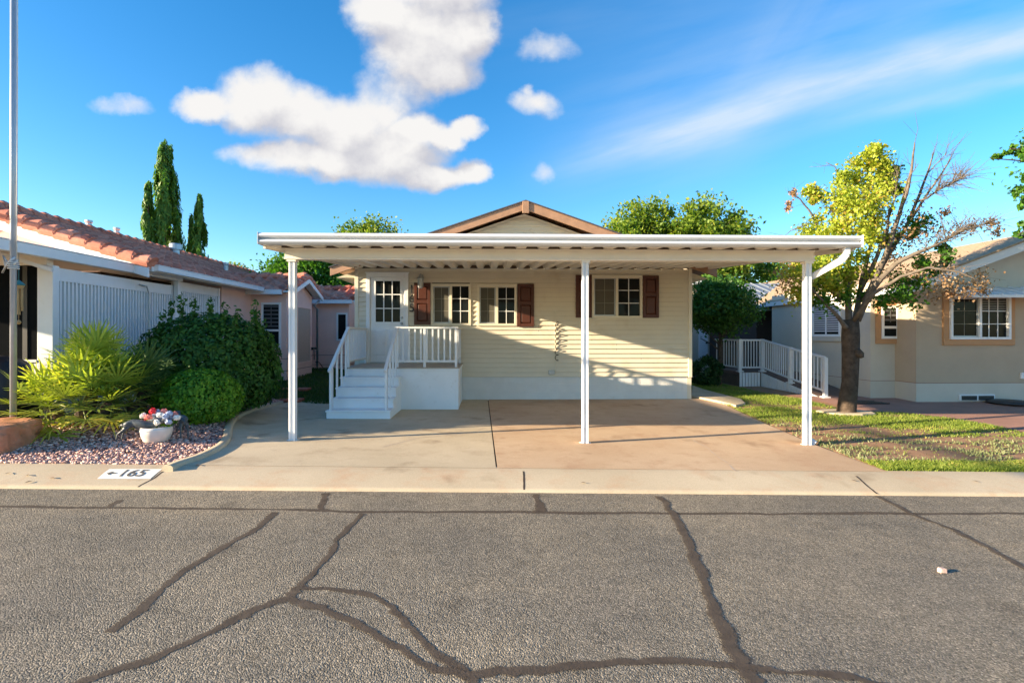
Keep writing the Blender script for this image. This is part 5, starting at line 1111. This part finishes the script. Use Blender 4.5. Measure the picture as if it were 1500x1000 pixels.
B_([(1260, 425, .1), (1276, 395, -.1), (1289, 366, -.2), (1300, 331, -.25), (1303, 303, -.3)], 0.050, 0.014); B_([(1302, 318, -.25), (1311, 290, -.3), (1315, 256, -.35)], 0.024, 0.010)
B_([(1256, 470, 0), (1275, 425, -.2), (1297, 372, -.4), (1316, 318, -.5), (1332, 268, -.6), (1337, 235, -.6), (1340, 209, -.65)], 0.060, 0.010)
B_([(1280, 412, -.2), (1302, 372, 0), (1326, 335, .2), (1345, 289, .3), (1358, 255, .35), (1368, 223, .4)], 0.050, 0.011)
B_([(1326, 335, .2), (1345, 305, 0), (1363, 277, -.1), (1378, 257, -.2), (1392, 234, -.3)], 0.029, 0.010); B_([(1340, 297, 0), (1358, 290, -.3), (1374, 279, -.5), (1406, 262, -.7)], 0.024, 0.008)
B_([(1266, 440, -.1), (1290, 408, -.4), (1312, 386, -.6), (1340, 372, -.8), (1362, 363, -.9), (1385, 352, -1.0), (1408, 338, -1.1), (1445, 327, -1.2)], 0.056, 0.008)
B_([(1250, 470, -.1), (1280, 430, -.6), (1320, 405, -1.0), (1360, 392, -1.3), (1405, 398, -1.5), (1435, 412, -1.6)], 0.044, 0.006)
B_([(1240, 480, -.1), (1232, 470, -.15), (1220, 455, -.3), (1205, 440, -.4), (1180, 415, -.5), (1155, 405, -.6)], 0.048, 0.008)
B_([(1242, 420, 0), (1225, 380, .2), (1205, 350, .3), (1190, 315, .3), (1172, 292, .3), (1160, 282, .3)], 0.036, 0.006); B_([(1241, 300, 0), (1228, 262, .1), (1224, 245, .1), (1210, 238, .1)], 0.016, 0.005)
B_([(1230, 440, -.2), (1228, 418, -.3), (1226, 395, -.35), (1222, 370, -.4)], 0.032, 0.010); B_([(1205, 345, .3), (1180, 330, .2), (1158, 338, .1), (1150, 345, .1)], 0.014, 0.005)
B_([(1316, 318, -.5), (1322, 290, -.7), (1330, 262, -.8), (1345, 240, -.9)], 0.018, 0.005); B_([(1358, 255, .35), (1372, 240, .3), (1390, 222, .2)], 0.013, 0.004); B_([(1378, 257, -.2), (1395, 255, -.3), (1410, 258, -.4)], 0.011, 0.004)
def twigs(n, lo, hi, r=.007, only=None):
    for _ in range(n):
        q, r0, r1 = random.choice(BRN if only is None else [BRN[i] for i in only]); i = random.randrange(len(q) // 2, len(q)); p = q[i]; d = (q[min(i + 1, len(q) - 1)] - q[max(0, i - 1)]).normalized()
        d = (d * .6 + Vector((random.gauss(.12, .6), random.gauss(0, .6), random.gauss(.2, .5)))).normalized(); L = random.uniform(lo, hi); k = Vector((random.gauss(0, .15), random.gauss(0, .15), random.gauss(0, .15)))
        a, b2 = p + d * L * .5, p + d * L + k * L; mb.tube([p, a, b2], [r, r * .65, r * .3], 4, False)
        for s in (.4, .7):
            if random.random() < .7: e = p.lerp(a, s * 1.3); mb.tube([e, e + (d + Vector((random.gauss(0, .6), random.gauss(0, .6), random.gauss(.1, .5)))) * L * .45], [r * .5, r * .25], 4, False)
twigs(110, .2, .5, .005); twigs(40, .25, .6, .005, [3, 4, 5, 6, 7, 8]); twigs(150, .2, .5, .006, [7, 8])
mb.build('branches', 'barkpale', t, smooth=True)
k75 = TY / 750
def lc(L, dens, sq=1.0):
    out = []
    for u, v, r in L:
        for _ in range(max(2, int(r / 5))):
            c = W(u + random.gauss(0, r * .45), v + random.gauss(0, r * .45), TY + random.gauss(0, max(.25, r * k75 * 1.1))); s = r * k75 * random.uniform(.5, 1.0); out.append((c, (s, s, s * sq), int(dens * random.uniform(.7, 1.3))))
    return out
yel = [(1268, 228, 9), (1283, 222, 8), (1262, 244, 15), (1285, 238, 15), (1298, 240, 8), (1236, 268, 9), (1306, 275, 9), (1250, 258, 20), (1280, 258, 25), (1297, 258, 15), (1240, 285, 24), (1268, 290, 28), (1293, 288, 22), (1235, 315, 24), (1265, 318, 28), (1290, 315, 18), (1225, 340, 20), (1255, 345, 24), (1280, 345, 16), (1187, 281, 8), (1197, 289, 9), (1190, 291, 6), (1178, 338, 15), (1198, 342, 16), (1208, 368, 18), (1230, 372, 20), (1215, 392, 20), (1238, 395, 16), (1195, 395, 18), (1258, 375, 14), (1215, 410, 16), (1275, 400, 10), (1160, 398, 22), (1185, 415, 20), (1205, 398, 20), (1220, 425, 14), (1172, 428, 16), (1240, 420, 12)]
foliage('yellow_leaves', lc(yel, 150), .033, 'leaf_yellow', t, power=-1, width=.75, rnd=.9)
foliage('green_leaves', lc([(1205, 425, 18), (1185, 430, 16), (1228, 440, 14), (1305, 432, 18), (1338, 432, 16), (1290, 442, 12), (1380, 368, 11), (1360, 385, 14), (1393, 378, 10), (1310, 255, 9), (1318, 275, 8), (1300, 350, 14), (1265, 435, 14), (1318, 415, 14), (1345, 395, 14), (1195, 445, 10), (1350, 330, 12), (1335, 345, 12)], 120), .036, 'leaf_green', t, power=-1, width=.7)
foliage('dry_leaves', lc([(1340, 322, 20), (1358, 335, 24), (1330, 345, 24), (1312, 355, 20), (1398, 328, 14), (1420, 334, 14), (1445, 330, 12), (1465, 341, 8), (1382, 315, 12), (1370, 402, 24), (1400, 412, 22), (1430, 412, 18), (1415, 428, 16), (1335, 402, 24), (1163, 285, 8), (1158, 300, 6), (1160, 400, 18), (1150, 420, 14), (1175, 415, 16), (1215, 300, 8), (1300, 395, 18), (1440, 425, 12), (1380, 432, 14), (1230, 290, 10), (1170, 385, 16)], 58), .028, 'leaf_dry', t, power=-1, width=.6)
mb = MB(); c = wp(1238, 606); r1 = []
for k in range(18):
    a = k * math.pi / 9; s = random.uniform(.9, 1.1); r1.append((c.x + .50 * s * math.cos(a), c.y + .36 * s * math.sin(a)))
zg = gz(c.x, c.y); mb.add([(x, y, zg - .05) for x, y in r1] + [(x, y, zg + .045) for x, y in r1], [tuple(range(18, 36))] + [(i, (i + 1) % 18, 18 + (i + 1) % 18, 18 + i) for i in range(18)]); struct(mb.build('tree_ring', 'kerbconc', bevel=.015))
# branch of a tree standing outside the frame on the right
bt = thing('overhanging_tree', (11.6, 8.2, gz(11.6, 8.2)), 'leafy branches of a tree reaching in at the upper right corner', 'tree'); mb = MB()
mb.tube([(11.6, 8.2, -.3), (11.5, 8.2, 1.8), (11.4, 8.25, 3.4), (11.6, 8.3, 5.2)], [.17, .13, .10, .02], 10)
for a_, b_ in (((11.5, 8.2, 2.0), (10.2, 8.2, 3.2)), ((11.4, 8.2, 2.6), (12.8, 8.4, 4.6)), ((11.4, 8.2, 3.2), (10.6, 8.2, 4.8)), ((11.5, 8.2, 2.4), (12.4, 9.2, 4.0)), ((11.5, 8.2, 2.4), (10.9, 7.2, 4.0))): mb.tube([a_, Vector(a_).lerp(Vector(b_), .5) + Vector((0, 0, .12)), b_], [.06, .04, .02], 7)
mb.tube([(11.45, 8.2, 2.4), W(1640, 330, 8.2)], [.06, .04], 7)
for pts in ([(1640, 330), (1560, 260), (1500, 236), (1452, 232)], [(1640, 340), (1560, 300), (1510, 285), (1488, 282)], [(1620, 400), (1550, 350), (1500, 338), (1490, 345)], [(1600, 260), (1530, 222), (1480, 218)]): mb.tube([W(u, v, 8.2) for u, v in pts], [.04, .02, .012, .005][:len(pts)], 6)
mb.build('trunk', 'bark', bt)
cl = []
for u, v, r in ((1456, 231, 5), (1468, 226, 6), (1480, 222, 8), (1494, 222, 9), (1510, 224, 14), (1497, 236, 8), (1488, 282, 6), (1497, 276, 9), (1510, 285, 16), (1500, 300, 8), (1492, 343, 6), (1502, 338, 10), (1515, 345, 14), (1500, 260, 8), (1540, 260, 30), (1550, 310, 30)):
    for _ in range(max(2, r // 3)): s = r * 8.2 / 750 * .55; cl.append((W(u + random.gauss(0, r * .4), v + random.gauss(0, r * .4), 8.2 + random.gauss(0, .1)), (s, s, s), 22))
cl += shell((11.7, 8.3, 4.7), (1.75, 1.7, 1.6), 110, 90, .40)
foliage('crown', cl, .042, 'leaf_green', bt, power=-1, width=.6)
M['palestone'] = surf('pale pink stone', (.60, .42, .35), .9, .15, 30, .3, 60)
# small stone on the road, fallen leaves
p = RD(1380, 838); tag(rock('loose_stone', (p.x, p.y, p.z + .016), (.022, .017, .015), 'palestone', 8), 'small pale red stone lying on the asphalt at the right', 'stone')
lm = [M['leaf_dry']]
for i, (u, v) in enumerate(((40, 697), (12, 694), (76, 701), (289, 682), (1251, 705), (855, 708), (1430, 706), (42, 707))):
    p = kerbpt(u, v); mb = MB(); a = random.random() * 6; d, s = Vector((math.cos(a), math.sin(a), .1)) * .035, Vector((-math.sin(a), math.cos(a), .35)) * .016; p = p + Vector((0, 0, .012))
    mb.add([p - d, p + s, p + d, p - s * .9 + Vector((0, 0, .008))], [(0, 1, 2), (0, 2, 3)])
    lb = ['curled dry leaf on the kerb between two others left of the painted number', 'dry leaf on the kerb at the far left edge', 'dry leaf on the kerb nearest the painted arrow', 'dry leaf on the driveway apron right of the painted number', 'dry leaf by the diagonal kerb joint at the right', 'dry leaf on the kerb near the middle post', 'dry leaf on the kerb in front of the right lawn', 'dry leaf low on the kerb near the road at far left'][i]
    tag(mb.build('dry_leaf', surf('brown fallen leaf', (.12, .07, .04), .9) if 'brown fallen leaf' not in bpy.data.materials else bpy.data.materials['brown fallen leaf'], loc=p), lb, 'leaf', 'dry leaves fallen on the kerb')
# ================================================================== CAMERA, SUN, SKY
cam = bpy.data.cameras.new('camera'); co = bpy.data.objects.new('camera', cam); COL.objects.link(co); S.camera = co
co.location = (0, 0, CAMZ); co.rotation_euler = (R(90), 0, -YAW); cam.sensor_width = 36; cam.lens = 18
cam.shift_x = (750 - CX) / 1500; cam.shift_y = -(500 - CY) / 1500; cam.clip_start = .05; cam.clip_end = 3000
SD = Vector((1, .28, -.248)).normalized()
sun = bpy.data.lights.new('sun', 'SUN'); so = bpy.data.objects.new('sun', sun); COL.objects.link(so)
sun.energy = 5.0; sun.angle = R(.5); sun.color = (1, .81, .55); so.rotation_euler = SD.to_track_quat('-Z', 'Y').to_euler(); so.location = (-30, -10, 20)
w = bpy.data.worlds.new('World'); S.world = w; w.use_nodes = True; nt = w.node_tree; nt.nodes.clear()
out = nt.nodes.new('ShaderNodeOutputWorld'); bg = nt.nodes.new('ShaderNodeBackground'); nt.links.new(bg.outputs[0], out.inputs[0])
sky = nt.nodes.new('ShaderNodeTexSky'); sky.sky_type = 'NISHITA'; sky.sun_disc = False
sky.sun_elevation = math.asin(-SD.z); sky.sun_rotation = math.atan2(-SD.x, -SD.y); sky.dust_density = .35; sky.ozone_density = 3.0; sky.air_density = 1.0
hs = nt.nodes.new('ShaderNodeHueSaturation'); hs.inputs['Hue'].default_value = .500; hs.inputs['Saturation'].default_value = SKYSAT; hs.inputs['Value'].default_value = SKYVAL
nt.links.new(sky.outputs[0], hs.inputs['Color'])
tc = nt.nodes.new('ShaderNodeTexCoord'); sep = nt.nodes.new('ShaderNodeSeparateXYZ'); nt.links.new(tc.outputs['Generated'], sep.inputs[0])
def MT(op, a, b2=None, c=None):
    n = nt.nodes.new('ShaderNodeMath'); n.operation = op
    for i, v in enumerate((a, b2, c)):
        if v is None: continue
        if isinstance(v, (int, float)): n.inputs[i].default_value = v
        else: nt.links.new(v, n.inputs[i])
    return n.outputs[0]
ymax = MT('MAXIMUM', sep.outputs[1], .02); uu = MT('DIVIDE', sep.outputs[0], ymax); vv = MT('DIVIDE', sep.outputs[2], ymax)
cmb = nt.nodes.new('ShaderNodeCombineXYZ'); nt.links.new(uu, cmb.inputs[0]); nt.links.new(vv, cmb.inputs[1])
def duv(u, v): d = ray(u, v); return d[0] / d[1], d[2] / d[1]
# cloud field group
BL = [(375, 146, 66, 52), (300, 152, 52, 26), (440, 168, 70, 50), (505, 195, 85, 58), (575, 225, 90, 52), (410, 222, 90, 22), (640, 256, 75, 26), (690, 248, 34, 26), (682, 190, 34, 18), (650, 200, 40, 20), (560, 165, 60, 38), (610, 190, 50, 34),
      (620, 62, 92, 82), (560, 20, 60, 50), (680, 50, 52, 60), (590, 125, 72, 34), (650, 105, 66, 40), (640, -20, 100, 60),
      (783, 152, 44, 24), (775, 132, 14, 14), (800, 72, 44, 18), (180, 155, 48, 14), (796, 250, 20, 16), (480, 235, 120, 30)]
STR = {18: .62, 19: .5, 20: .36, 21: .40, 22: .34, 5: .75, 15: .5, 10: .8}
g = bpy.data.node_groups.new('cloud_field', 'ShaderNodeTree')
g.interface.new_socket('Vector', in_out='INPUT', socket_type='NodeSocketVector'); g.interface.new_socket('Value', in_out='OUTPUT', socket_type='NodeSocketFloat')
gi, go = g.nodes.new('NodeGroupInput'), g.nodes.new('NodeGroupOutput')
nz = g.nodes.new('ShaderNodeTexNoise'); nz.inputs['Scale'].default_value = 9; nz.inputs['Detail'].default_value = 7; nz.inputs['Roughness'].default_value = .58; g.links.new(gi.outputs[0], nz.inputs['Vector'])
sb = g.nodes.new('ShaderNodeVectorMath'); sb.operation = 'SUBTRACT'; g.links.new(nz.outputs['Color'], sb.inputs[0]); sb.inputs[1].default_value = (.5, .5, .5)
ma = g.nodes.new('ShaderNodeVectorMath'); ma.operation = 'MULTIPLY_ADD'; g.links.new(sb.outputs[0], ma.inputs[0]); ma.inputs[1].default_value = (.085, .07, 0); g.links.new(gi.outputs[0], ma.inputs[2])
acc = None
for i, (cx_, cy_, rx_, ry_) in enumerate(BL):
    c = duv(cx_, cy_)
    s1 = g.nodes.new('ShaderNodeVectorMath'); s1.operation = 'SUBTRACT'; g.links.new(ma.outputs[0], s1.inputs[0]); s1.inputs[1].default_value = (c[0], c[1], 0)
    s2 = g.nodes.new('ShaderNodeVectorMath'); s2.operation = 'MULTIPLY'; g.links.new(s1.outputs[0], s2.inputs[0]); s2.inputs[1].default_value = (750 / rx_, 750 / ry_, 0)
    s3 = g.nodes.new('ShaderNodeVectorMath'); s3.operation = 'DOT_PRODUCT'; g.links.new(s2.outputs[0], s3.inputs[0]); g.links.new(s2.outputs[0], s3.inputs[1])
    s4 = g.nodes.new('ShaderNodeMath'); s4.operation = 'SUBTRACT'; s4.inputs[0].default_value = 1; g.links.new(s3.outputs['Value'], s4.inputs[1])
    if i in STR:
        s5 = g.nodes.new('ShaderNodeMath'); s5.operation = 'MULTIPLY'; g.links.new(s4.outputs[0], s5.inputs[0]); s5.inputs[1].default_value = STR[i]; s4 = s5
    if acc is None: acc = s4.outputs[0]
    else:
        s6 = g.nodes.new('ShaderNodeMath'); s6.operation = 'SMOOTH_MAX'; g.links.new(acc, s6.inputs[0]); g.links.new(s4.outputs[0], s6.inputs[1]); s6.inputs[2].default_value = .35; acc = s6.outputs[0]
n3 = g.nodes.new('ShaderNodeTexNoise'); n3.inputs['Scale'].default_value = 22; n3.inputs['Detail'].default_value = 6; n3.inputs['Roughness'].default_value = .6; g.links.new(gi.outputs[0], n3.inputs['Vector'])
e1 = g.nodes.new('ShaderNodeMath'); e1.operation = 'SUBTRACT'; g.links.new(n3.outputs['Fac'], e1.inputs[0]); e1.inputs[1].default_value = .5
e2 = g.nodes.new('ShaderNodeMath'); e2.operation = 'MULTIPLY_ADD'; g.links.new(e1.outputs[0], e2.inputs[0]); e2.inputs[1].default_value = .6; g.links.new(acc, e2.inputs[2])
g.links.new(e2.outputs[0], go.inputs[0])
def field(off):
    o = nt.nodes.new('ShaderNodeVectorMath'); o.operation = 'ADD'; nt.links.new(cmb.outputs[0], o.inputs[0]); o.inputs[1].default_value = (*off, 0)
    q = nt.nodes.new('ShaderNodeGroup'); q.node_tree = g; nt.links.new(o.outputs[0], q.inputs[0]); return q.outputs[0]
f0, f1 = field((0, 0)), field((-.028, .05))
front = MT('GREATER_THAN', sep.outputs[1], .05)
def sstep(x, a, b2):
    n = nt.nodes.new('ShaderNodeMapRange'); n.interpolation_type = 'SMOOTHSTEP'; nt.links.new(x, n.inputs[0]); n.inputs[1].default_value = a; n.inputs[2].default_value = b2; return n.outputs[0]
alpha = MT("MULTIPLY", sstep(f0, -.12, .75), front)
lit = sstep(MT('SUBTRACT', f0, f1), -.75, .55)       # brighter where the cloud thins towards the sun
n2 = nt.nodes.new('ShaderNodeTexNoise'); n2.inputs['Scale'].default_value = 16; n2.inputs['Detail'].default_value = 6; nt.links.new(cmb.outputs[0], n2.inputs['Vector'])
lit = MT('ADD', lit, MT('MULTIPLY', MT('SUBTRACT', n2.outputs['Fac'], .5), .5))
cr = nt.nodes.new('ShaderNodeValToRGB'); e = cr.color_ramp.elements; e[0].position = 0.22; e[0].color = (*CLD_LO, 1); e[1].position = .90; e[1].color = (*CLD_HI, 1); nt.links.new(lit, cr.inputs[0])
# cirrus: long thin streaks
def cirrus(p0, p1, wid, strength, seed):
    a, b2 = duv(*p0), duv(*p1); L = math.hypot(b2[0] - a[0], b2[1] - a[1]); t = ((b2[0] - a[0]) / L, (b2[1] - a[1]) / L)
    du, dv = MT('SUBTRACT', uu, a[0]), MT('SUBTRACT', vv, a[1])
    al = MT('ADD', MT('MULTIPLY', du, t[0]), MT('MULTIPLY', dv, t[1])); ac = MT('SUBTRACT', MT('MULTIPLY', dv, t[0]), MT('MULTIPLY', du, t[1]))
    q = nt.nodes.new('ShaderNodeCombineXYZ'); nt.links.new(MT('MULTIPLY', al, 1.1), q.inputs[0]); nt.links.new(MT('MULTIPLY', ac, 7), q.inputs[1]); q.inputs[2].default_value = seed
    nn = nt.nodes.new('ShaderNodeTexNoise'); nn.inputs['Scale'].default_value = 2.0; nn.inputs['Detail'].default_value = 6; nn.inputs['Roughness'].default_value = .55; nt.links.new(q.outputs[0], nn.inputs['Vector'])
    wv = nt.nodes.new('ShaderNodeTexNoise'); wv.inputs['Scale'].default_value = 2.2; nt.links.new(cmb.outputs[0], wv.inputs['Vector'])
    ac2 = MT('ADD', ac, MT('MULTIPLY', MT('SUBTRACT', wv.outputs['Fac'], .5), .10))
    band = MT('POWER', 2.718, MT('MULTIPLY', MT('POWER', MT('ABSOLUTE', MT('DIVIDE', ac2, wid)), 2.0), -1))
    end = MT('MULTIPLY', sstep(al, -.15, .25), MT('SUBTRACT', 1, sstep(al, L * .9, L * 1.25)))
    return MT('MULTIPLY', MT('MULTIPLY', MT('MULTIPLY', band, end), strength), sstep(nn.outputs['Fac'], .12, .8))
ci = cirrus((840, 238), (1560, 28), .036, .95, 1)
for args in (((820, 215), (1480, 20), .13, .30, 5), ((1180, 190), (1560, 95), .020, .45, 9), ((1060, 190), (1240, -60), .06, .18, 13), ((640, 60), (1100, -20), .07, .10, 17)):
    ci = MT('ADD', ci, cirrus(*args))
ci = MT('MULTIPLY', MT('MINIMUM', ci, .8), front)
mx1 = nt.nodes.new('ShaderNodeMix'); mx1.data_type = 'RGBA'; nt.links.new(ci, mx1.inputs[0]); nt.links.new(hs.outputs[0], mx1.inputs[6]); mx1.inputs[7].default_value = (*CIRRUS, 1)
mx2 = nt.nodes.new('ShaderNodeMix'); mx2.data_type = 'RGBA'; nt.links.new(alpha, mx2.inputs[0]); nt.links.new(mx1.outputs[2], mx2.inputs[6]); nt.links.new(cr.outputs[0], mx2.inputs[7])
nt.links.new(mx2.outputs[2], bg.inputs[0]); bg.inputs[1].default_value = SKYSTR
w.cycles.sampling_method = 'MANUAL'; w.cycles.sample_map_resolution = 512
S.view_settings.view_transform = 'Standard'; S.view_settings.look = 'None'; S.view_settings.exposure = EXPO; S.view_settings.gamma = 1
S.cycles.use_denoising = True; S.cycles.max_bounces = 6; S.cycles.diffuse_bounces = 4; S.cycles.transparent_max_bounces = 8
